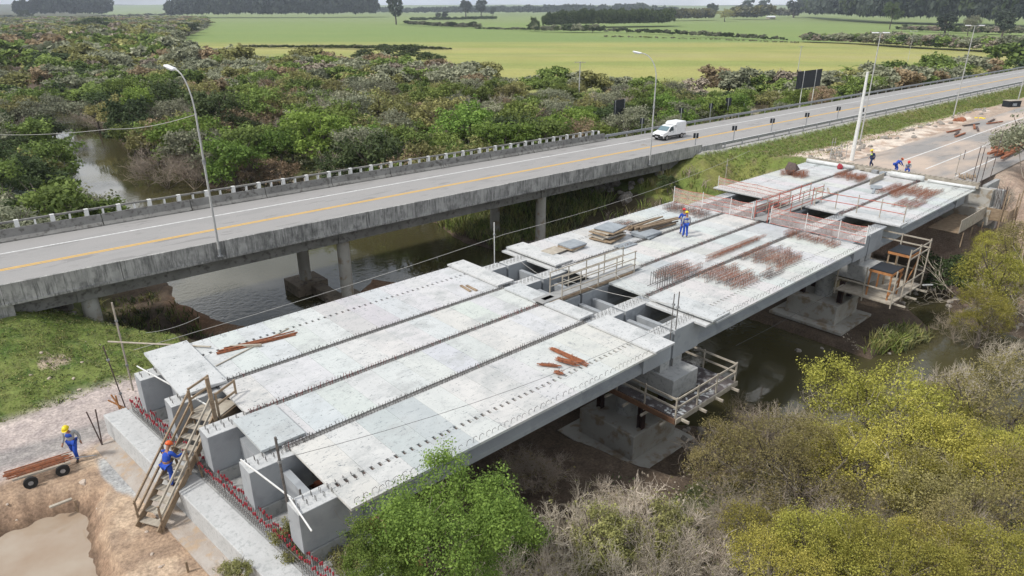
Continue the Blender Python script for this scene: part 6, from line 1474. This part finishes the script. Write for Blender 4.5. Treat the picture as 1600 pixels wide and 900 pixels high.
# the thicket along the river: every tree of the nearer part is its own thing
rs = np.random.default_rng(5)
cand = []
def pxof(X, Y, Z):
    dx = X * _f[0] + Y * _f[1] + (Z - CAMH) * _f[2]; return 800 + FPX * (X * _r[0] + Y * _r[1]) / dx, 450 - FPX * (X * _up[0] + Y * _up[1] + (Z - CAMH) * _up[2]) / dx
def grid(x0, x1, y0, y1, sp_, dmin, dmax):
    xs = np.arange(x0, x1, sp_); ys = np.arange(y0, y1, sp_); X, Y = np.meshgrid(xs, ys); X = (X + rs.uniform(-.38, .38, X.shape) * sp_).ravel(); Y = (Y + rs.uniform(-.38, .38, Y.shape) * sp_).ravel()
    a = np.arctan2(Y, X) - AZ; r = np.hypot(X, Y); dx = X * math.cos(AZ) + Y * math.sin(AZ); dy = X * math.sin(AZ) - Y * math.cos(AZ)
    k = (r >= dmin) & (r < dmax) & (np.abs(dy) < dx * .80 + 4) & (Y > 54.35 - .034 * X + np.where(X > 60, 5.5, 4.0)) & (sdist(X, Y, FIELD) > 1.2) & (sdist(X, Y, RIVER) > np.where((Y > 60), .1, 1.1))
    PXx, PXy = pxof(X, Y, -3.2); open_ = ((PXx > 72) & (PXx < 290) & (PXy > 212) & (PXy < 340) & (X < 29.5)) | ((PXx > 150) & (PXx < 300) & (PXy > 245) & (PXy < 322) & (X < 32)); k = k & ~open_
    return [(float(a_), float(b_), float(c_)) for a_, b_, c_ in zip(X[k], Y[k], r[k])]
cand = grid(-30, 160, 56, 135, 4.9, 0, 125) + grid(-60, 260, 56, 260, 5.6, 125, 230) + grid(-150, 500, 60, 620, 9, 230, 620) + grid(-400, 520, 400, 1500, 17, 620, 1500)
cand.sort(key=lambda c: c[2])
def species(x, y, r, u):
    n = float(vnoise(x, y, 22, 71)); n2 = float(vnoise(x, y, 9, 72)); u = (u * .55 + n2 * .45)
    if y > 80 + .0 * x and x > 45: tb = ['orange', 'bare', 'grey', 'brown', 'olive', 'grey', 'green', 'olive', 'green']
    elif x < 26: tb = ['grey', 'olive', 'dark', 'grey', 'green', 'bare', 'silver', 'olive', 'dark']
    else: tb = ['green', 'olive', 'green', 'orange', 'greenlight', 'bare', 'green', 'dark', 'grey', 'greenlight']
    return tb[int((u * 1.7 + n * 1.3) * len(tb)) % len(tb)]
WORD = dict(greenlight='bright green tree', green='green leafy tree', dark='dark evergreen tree', grey='grey green tree', olive='olive green tree', orange='orange brown tree', yellowmid='yellow green tree', bare='grey leafless tree', brown='brown leafless shrub', silver='silvery bush')
NAME = dict(greenlight='broadleaf_tree', green='broadleaf_tree', dark='evergreen_tree', grey='broadleaf_tree', olive='broadleaf_tree', orange='autumn_tree', yellowmid='broadleaf_tree', bare='bare_tree', brown='bare_shrub', silver='bush')
def zone(x, y):
    u = 800 + FPX * ((x * math.sin(AZ) - y * math.cos(AZ)) / ((x * math.cos(AZ) + y * math.sin(AZ)) * math.cos(PITCH) + 19 * math.sin(PITCH)))
    d = sdist(np.array([x]), np.array([y]), RIVER)[0]
    if x < 20: side = 'on the left river bank'
    elif d < 6: side = 'at upstream water edge'
    elif sdist(np.array([x]), np.array([y]), FIELD)[0] < 9: side = 'at green field edge'
    elif x > 64: side = 'beyond the old road'
    else: side = 'in thicket behind old bridge'
    if u < 280: ph = 'left of the lamp'
    elif u < 520: ph = 'right of left lamp'
    elif u < 760: ph = 'mid picture'
    elif u < 960: ph = 'left of second lamp'
    elif u < 1240: ph = 'near sign boards'
    else: ph = 'towards right edge'
    return side + ', ' + ph
NI = 330
for i, (x, y, r) in enumerate(cand[:NI]):
    kd = species(x, y, r, rs.random()); s_ = float(rs.uniform(.75, 1.5)) * (.75 if x > 64 else 1); r0, h0 = PR[kd][0][3], PR[kd][0][4]
    if kd in ('brown',): s_ *= .85
    sz = 'tall ' if s_ > 1.2 else ('low ' if s_ < .8 else '')
    lb = sz + WORD[kd] + ' ' + zone(x, y) + (', in front' if y < 66 else ', far back' if y > 100 else '')
    plant(kd, x, y, r0 * s_ * (1.08 if kd not in ('bare', 'brown') else .85), h0 * s_, g, NAME[kd], lb, 'shrub' if 'shrub' in WORD[kd] else ('bush' if 'bush' in WORD[kd] else 'tree'), 'thicket: ' + WORD[kd] + 's')
LBS = {}
for o in bpy.data.objects:
    if o.parent is None and str(o.get('group', '')).startswith('thicket: '): LBS.setdefault(o['label'], []).append(o)
ORD = 'first second third fourth fifth sixth seventh eighth ninth tenth eleventh twelfth thirteenth fourteenth fifteenth sixteenth'.split()
for lb, os_ in LBS.items():
    if len(os_) > 1 and len(lb.split()) > 13:
        for a_, b_ in ((' in thicket behind old bridge', ' behind old bridge'), ('towards ', ''), (', far back', ', far')): lb = lb.replace(a_, b_)
    if len(os_) > 1:
        os_.sort(key=lambda o: pxof(o.location.x, o.location.y, -3)[0])
        for k, o in enumerate(os_): o['label'] = (ORD[k] if k < 16 else 'last') + ' from left, ' + lb.replace(' in thicket behind old bridge', ' behind old bridge').replace('towards ', '').replace('far back', 'far').replace('on the left river bank', 'on left bank').replace('left of the lamp', 'left of lamp')
# the rest reads as one mass: simple crowns merged in one mesh
KEYS = ['green', 'dark', 'grey', 'olive', 'orange', 'bare', 'euca', 'brown', 'yellowmid', 'silver']; KM = [LM[{'bare': 'grey', 'yellowmid': 'olive'}.get(k, k)] for k in KEYS]
def low_crown(seed, n, per, size, rx, rz, low=-.2):
    gg = np.random.default_rng(seed); c = crown_pts(gg, n, rx, rz, 0, 5, low); return leaf_cloud(c, np.full(len(c), rx * .22), per, size, gg)
LOWA = [low_crown(i, 110, 15, .085, 1, .78) for i in range(5)]; LOWB = [low_crown(10 + i, 55, 9, .15, 1, .8) for i in range(5)]
for L_ in (LOWA, LOWB):
    for i, (P, t_) in enumerate(L_): pass
def mass(name, items, tag_label, cat):
    PP_, TT, II = [], [], []
    for (x, y, zc, rx, rz, k, lod) in items:
        tpl = (LOWA if lod == 0 else LOWB)[rs.integers(5)]; P, t_ = tpl; a = rs.uniform(0, 6.28); c, s_ = math.cos(a), math.sin(a)
        Q = P * 1.0; X = (Q[..., 0] * c - Q[..., 1] * s_) * rx + x; Y = (Q[..., 0] * s_ + Q[..., 1] * c) * rx + y; Z = Q[..., 2] * rz + zc
        PP_.append(np.stack([X, Y, Z], -1)); TT.append(np.clip(t_ * .85 + rs.uniform(-.18, .22), 0, 1)); II.append(np.full(len(P), KEYS.index(k)))
    m = quads_mesh(name, np.concatenate(PP_), KM, np.concatenate(TT), np.concatenate(II)); o = bpy.data.objects.new(name, m); COL.objects.link(o)
    return tag(o, tag_label, cat, kind='stuff')
LOWSZ = 1.0
it = []
for (x, y, r) in cand[NI:]:
    k = species(x, y, r, rs.random()); 
    if k == 'greenlight': k = 'green'
    if r > 230 and k in ('silver', 'yellowmid'): k = 'olive'
    s_ = rs.uniform(.65, 1.5) * (1 if r < 230 else 1.35 if r < 620 else 2.3); h_ = 5.3 * s_ if r < 620 else rs.uniform(4, 8); rx = 3.3 * s_
    z0 = H1(x, y); it.append((x, y, z0 + h_ * .52, rx, h_ * .5, k, 0 if r < 260 else 1))
0 and print('mass', len(it), sum(1 for q in it if q[6] == 0))
mass('distant_thicket', it, 'mixed green, grey and brown thicket reaching back to the fields', 'thicket')
# undergrowth filling the ground between the trees, banks and the near lower side
def cover(name, n, region, mats, size, hmax, label, cat, seed, clump=7):
    gg = np.random.default_rng(seed); XS = []; YS = []
    while len(XS) < n:
        x, y = region(gg); 
        if x is None: continue
        XS.append(x); YS.append(y)
    X = np.array(XS); Y = np.array(YS); Z = HG(X, Y); ok = Z > WATER + .05; X, Y, Z = X[ok], Y[ok], Z[ok]
    cen = np.stack([X, Y, Z + gg.random(len(X)) ** 1.5 * hmax], 1); P, t_ = leaf_cloud(cen, np.full(len(cen), .28 * hmax + .12), clump, size, gg, .3)
    idx = np.repeat(gg.integers(0, len(mats), len(cen)), clump)
    m = quads_mesh(name, P, [LM[k] for k in mats], t_, idx); o = bpy.data.objects.new(name, m); COL.objects.link(o); return tag(o, label, cat, kind='stuff')
def reg_near(gg):
    x = gg.uniform(7.5, 44); y = gg.uniform(-6, 15.5)
    if x > 12 and y > 13.8 and gg.random() < .8: return None, None
    if 21 < x < 28.5 and y > 13: return None, None
    return x, y
cover('undergrowth', 9000, reg_near, ['brown', 'olive', 'twig', 'dark', 'green', 'brown'], .055, .9, 'tangled low undergrowth on the near bank below the new bridge', 'undergrowth', 1, 9)
def reg_far(gg):
    x = gg.uniform(-5, 130); y = gg.uniform(57, 120)
    if y < 58.5 - .034 * x: return None, None
    return x, y
cover('thicket_floor', 9000, reg_far, ['olive', 'grey', 'brown', 'green', 'dark'], .14, 1.6, 'low scrub filling the gaps of the thicket behind the old bridge', 'scrub', 2, 8)
def reg_slope(gg):
    x = gg.uniform(62, 190); y = gg.uniform(31, 41.5)
    if y > 42.1 - .031 * x: return None, None
    if y < 34.2 and x < 128 and gg.random() < .85: return None, None
    return x, y
cover('slope_grass', 12000, reg_slope, ['reed', 'green', 'fresh', 'olive'], .06, .22, 'rough grass on the slope between the two roads', 'grass', 3, 6)
def reg_mound(gg):
    x = gg.uniform(-1, 9.6); y = gg.uniform(34.2, 46)
    if gg.random() > float(fbm(np.array([x]), np.array([y]), 1.4, 88)[0]) * 1.5 - .2: return None, None
    return x, y
cover('mound_grass', 5200, reg_mound, ['green', 'fresh', 'reed', 'olive', 'dark'], .036, .14, 'short weedy grass on the mound below the old bridge', 'grass', 4, 7)
def reg_foot(gg):
    x = gg.uniform(55, 110); y = gg.uniform(54, 62); return x, y
def reg_bank(gg):
    t_ = gg.uniform(62, 170); x = (14.5 + max(0, t_ - 90) * .11 - gg.uniform(-.6, 3)) if gg.random() < .4 else (float(np.interp(t_, [57, 70, 86, 93, 106, 125, 170], [40.5, 35, 29, 28.1, 27.6, 28.5, 30])) + gg.uniform(-.8, 3.5)); return x, t_
cover('bank_scrub', 5200, reg_bank, ['brown', 'twig', 'brown', 'olive'], .07, 1.1, 'brown overhanging scrub along the upstream river banks', 'scrub', 6, 9)
cover('verge_scrub', 2600, reg_foot, ['green', 'olive', 'reed', 'dark'], .09, .9, 'green verge scrub behind the far guard rail', 'scrub', 5, 8)
# reeds: tall thin blades, under the old bridge and on the mud spit
def reeds(name, n, fn, h_, label, seed, mats=('reed', 'green', 'olive')):
    gg = np.random.default_rng(seed); P = []; T = []; I = []
    while len(P) < n:
        x, y = fn(gg); z = H1(x, y)
        if z < WATER - .1: continue
        k = int(gg.integers(len(mats)))
        for _ in range(9):
            b_ = np.array([x, y, z]) + gg.normal(size=3) * [.16, .16, 0]; d = np.array([gg.normal() * .3, gg.normal() * .3, 1.0]); hh = h_ * gg.uniform(.5, 1.1); s_ = np.array([gg.normal(), gg.normal(), 0]); s_ = s_ / np.linalg.norm(s_) * .035
            m_ = b_ + d * hh * .6; t_ = m_ + d * hh * .4 + np.array([gg.normal() * .2, gg.normal() * .2, -.12 * hh]); P.append([b_ - s_ * .6, b_ + s_ * .6, m_ + s_, m_ - s_]); P.append([m_ - s_, m_ + s_, t_ + s_ * .2, t_ - s_ * .2]); v_ = gg.random(); T += [v_, v_]; I += [k, k]
    m = quads_mesh(name, np.array(P), [LM[k] for k in mats], np.array(T), np.array(I)); o = bpy.data.objects.new(name, m); COL.objects.link(o); return tag(o, label, 'reeds', kind='stuff')
reeds('reed_bed', 16000, lambda gg: (gg.uniform(39.5, 53), gg.uniform(43.5, 56)), 1.5, 'dense reeds on the right bank under the old bridge', 1)
reeds('reed_clump', 2600, lambda gg: (46.5 + gg.normal() * 1.3, 12.8 + gg.normal() * .7), 1.0, 'low reeds on the mud spit below the second pier', 2)
reeds('reed_clump', 3000, lambda gg: (gg.uniform(43, 60), gg.uniform(30, 42)), 1.1, 'weeds on the bank between the two bridges', 3, ('olive', 'brown', 'green'))
reeds('reed_clump', 2600, lambda gg: (gg.uniform(8, 13), gg.uniform(40, 56)), .6, 'low weeds in the shade under the left end of the old bridge', 4, ('dark', 'green', 'olive'))

# ------------------------------------------------------------------ woods, hedges and single trees far out in the fields
def row(pts, step, hpx, key, wid=1.0, depth_rows=1, asp=.55, jit=.35, lod=1, zz=-6, rowgap=None):
    """trees along a sight-line polyline (px, base py); hpx = height in photo px there"""
    out_ = []
    for (x0, y0, h0), (x1, y1, h1) in zip(pts[:-1], pts[1:]):
        n = max(1, int(abs(x1 - x0) / step))
        for i in range(n):
            t_ = (i + rs.random()) / n; px = x0 + (x1 - x0) * t_; py = y0 + (y1 - y0) * t_; hp = (h0 + (h1 - h0) * t_)
            p = at(px, py, zz)
            for rr in range(depth_rows):
                dpt = depth(p); H_ = hp * dpt / FPX * rs.uniform(1 - jit, 1 + jit * .4); k = key if isinstance(key, str) else key[rs.integers(len(key))]
                q = p + Vector((p.x, p.y, 0)).normalized() * rr * (rowgap or H_ * .7); z0 = H1(q.x, q.y)
                out_.append((q.x, q.y, z0 + H_ * .5, H_ * asp * .5 * wid * rs.uniform(.8, 1.25), H_ * .55, k, lod))
    return out_
W1 = row([(28, 27, 24), (100, 27, 32), (175, 26, 28)], 2.6, 0, 'euca', 1.1, 2)
mass('eucalyptus_wood', W1, 'dark tall wood at the upper left corner', 'wood')
W2 = row([(262, 28, 22), (300, 28, 32), (420, 28, 36), (585, 27, 31)], 2.6, 0, 'euca', 1.0, 3)
mass('eucalyptus_wood', W2, 'long dark wood along the far side of the big field', 'wood')
W3 = row([(0, 18, 4), (280, 17, 6), (640, 22, 10), (760, 22, 12), (1000, 23, 16), (1080, 22, 8)], 3.0, 0, 'euca', 1.0, 2, .9)
mass('horizon_wood', W3, 'bluish line of woods on the horizon', 'wood')
W4 = row([(852, 45, 24), (900, 44, 28), (1046, 42, 28)], 2.6, 0, 'dark', 1.1, 4, .5, .18, 0)
mass('pine_block', W4, 'dark square block of pines in the middle distance', 'wood')
W5 = row([(1250, 27, 32), (1300, 32, 50), (1400, 38, 62), (1500, 40, 66), (1606, 44, 72)], 3.2, 0, ['euca', 'euca', 'dark'], 1.1, 4, .55, .3)
mass('eucalyptus_wood', W5, 'high dark wood filling the upper right corner', 'wood')
W6 = row([(1044, 33, 18), (1112, 32, 18)], 3, 0, ['olive', 'grey'], 1.2, 3, .6, .15) + row([(1148, 31, 20), (1202, 31, 22)], 4, 0, ['olive', 'yellowmid', 'grey'], 1.4, 2, .9, .3) + row([(1205, 27, 14), (1245, 27, 12)], 4, 0, 'grey', 1.2, 2, .8, .3)
mass('grove', W6, 'lighter olive grove right of the pine block', 'grove')
def hedge(pts, step, key, lb, asp=1.5, rows=2): mass('hedge', row(pts, step, 0, key, 1.0, rows, asp, .4, 0), lb, 'hedge')
hedge([(376, 75, 5), (500, 76, 6), (620, 78, 8), (705, 78, 4)], 3.0, ['dark', 'grey', 'dark'], 'narrow dark hedge crossing the near field on the left')
hedge([(636, 39, 7), (690, 43, 8), (745, 45, 10)], 3.5, ['grey', 'dark'], 'bushy hedge right of the lone tall tree'); hedge([(640, 33, 6), (775, 31, 6)], 3.5, ['dark'], 'thin dark hedge before the far tree pair')
hedge([(745, 46, 4), (830, 48, 5)], 4, ['grey', 'dark'], 'low hedge between the lone tree and the pine block'); hedge([(828, 49, 12), (850, 50, 10), (905, 51, 14), (940, 51, 12)], 5, ['dark', 'grey', 'dark'], 'round dark bushes in front of the pine block', 1.2)
hedge([(945, 51, 8), (1010, 53, 9), (1100, 58, 10), (1200, 63, 8), (1230, 64, 6)], 4, ['dark', 'grey', 'dark'], 'hedge of separate bushes running down right of the pine block', 1.2, 1)
hedge([(940, 58, 3), (1100, 62, 3), (1250, 68, 3)], 6, ['olive', 'brown'], 'thin dry grass hedge below the bush row', 1.8, 1)
hedge([(1255, 66, 13), (1320, 68, 16), (1380, 72, 20), (1440, 76, 20), (1520, 80, 22), (1610, 86, 26)], 4.0, ['dark', 'grey', 'green', 'grey', 'brown'], 'thick hedge with bushes at the right side of the field', 1.3, 3)
hedge([(1400, 48, 8), (1490, 52, 12), (1600, 56, 14)], 5, ['grey', 'brown', 'dark'], 'grey scrub in front of the upper right wood', 1.4, 2)
hedge([(250, 30, 5), (280, 24, 5), (100, 30, 4), (0, 28, 5)], 5, ['grey', 'euca'], 'grey scrub line behind the left thicket', 1.6, 2)
hedge([(285, 68, 3), (330, 78, 4), (420, 92, 4), (545, 96, 4)], 5, ['brown', 'grey'], 'thin bushy fence line at the left field corner', 1.8, 1)
def lone(px, py, hp, asp, key, lb, n=1):
    p = at(px, py, -6); H_ = hp * depth(p) / FPX; r0, h0 = PR[key][0][3], PR[key][0][4]
    return plant(key, p.x, p.y, H_ * asp / 2, H_, g, 'tree', lb, 'tree', None)
proto_leafy('tall', 'euca', 80, 3.0, 11, 240, 22, .22, 9, -.9, .45); proto_leafy('tall', 'euca', 81, 3.2, 10, 240, 22, .22, 8, -.9, .44)
for a in [(619, 38, 42, .62, 'tall', 'lone tall grey eucalyptus at the edge of the large field'), (728, 27, 26, .7, 'tall', 'left tall tree of the distant pair beyond the field'), (752, 27, 27, .7, 'tall', 'right tall tree of the distant pair beyond the field'), (770, 26, 15, .7, 'tall', 'small tree right of the distant pair'),
          (685, 31, 11, .9, 'tall', 'left small round tree on the thin hedge'), (695, 31, 13, .9, 'tall', 'right small round tree on the thin hedge'), (835, 48, 20, .9, 'dark', 'dark tree left of the pine block'), (926, 51, 14, 1.5, 'grey', 'round grey green bush before the pine block'), (1133, 34, 18, 1.6, 'olive', 'round clipped looking tree right of the olive grove'),
          (1112, 28, 22, .9, 'tall', 'thin tall tree above the olive grove'), (1165, 24, 24, .9, 'tall', 'tall open tree left of the white roof'), (1190, 24, 24, .8, 'tall', 'tall open tree above the white roof'), (1390, 46, 42, .75, 'dark', 'large dark spreading tree before the upper right wood'), (1475, 56, 36, .8, 'tall', 'dark rounded tree in the right hedge'), (1512, 56, 32, .9, 'grey', 'grey green round tree right of the large dark one'),
          (1565, 58, 42, .7, 'tall', 'tall dark tree near the right edge in the hedge'), (1240, 28, 26, 1.0, 'tall', 'tree by the gap in the woods'), (625, 100, 30, 3.2, 'dark', 'broad dark evergreen canopy at the near field edge beside the palm'), (570, 96, 20, 2.0, 'dark', 'dark evergreen left of the broad canopy'), (675, 102, 20, 2.2, 'dark', 'dark evergreen right of the broad canopy'),
          (40, 30, 14, 1.6, 'dark', 'dark tree at the far upper left'), (295, 55, 20, 2.2, 'dark', 'dark round trees at the left corner of the big field'), (270, 58, 20, 2.0, 'grey', 'grey tree beside the dark round one at the field corner'), (145, 50, 22, 2.6, 'dark', 'dark domed evergreen above the left thicket')]: lone(*a)
p = at(1204, 30, -6); e = empty('farm_shed', p, 'tiny white roofed shed at the far end of the field', 'shed'); D_ = depth(p) / FPX
MB().box(p.x - 9 * D_, p.x + 9 * D_, p.y - 3 * D_, p.y + 3 * D_, -6, -6 + 3 * D_).build('wall', M['palewood'], e)
MB().hexa([(p.x - 10 * D_, p.y - 4 * D_, -6 + 3 * D_), (p.x + 10 * D_, p.y - 4 * D_, -6 + 3 * D_), (p.x + 10 * D_, p.y + 4 * D_, -6 + 3 * D_), (p.x - 10 * D_, p.y + 4 * D_, -6 + 3 * D_), (p.x - 10 * D_, p.y - .5 * D_, -6 + 5 * D_), (p.x + 10 * D_, p.y - .5 * D_, -6 + 5 * D_), (p.x + 10 * D_, p.y + .5 * D_, -6 + 5 * D_), (p.x - 10 * D_, p.y + .5 * D_, -6 + 5 * D_)]).build('roof', M['lampwhite'], e)

# ------------------------------------------------------------------ air
hz = MB().box(-9500, 9500, -9500, 9500, -9, 130)
hm_ = bpy.data.materials.new('haze_air'); hm_.use_nodes = True; ht = hm_.node_tree; ht.nodes.clear(); ho = ht.nodes.new('ShaderNodeOutputMaterial'); hv = ht.nodes.new('ShaderNodeVolumePrincipled')
hv.inputs['Color'].default_value = (.80, .88, 1.0, 1); hv.inputs['Density'].default_value = .00013; hv.inputs['Anisotropy'].default_value = .2; ht.links.new(hv.outputs[0], ho.inputs['Volume'])
tag(hz.build('haze', hm_), kind='stuff')
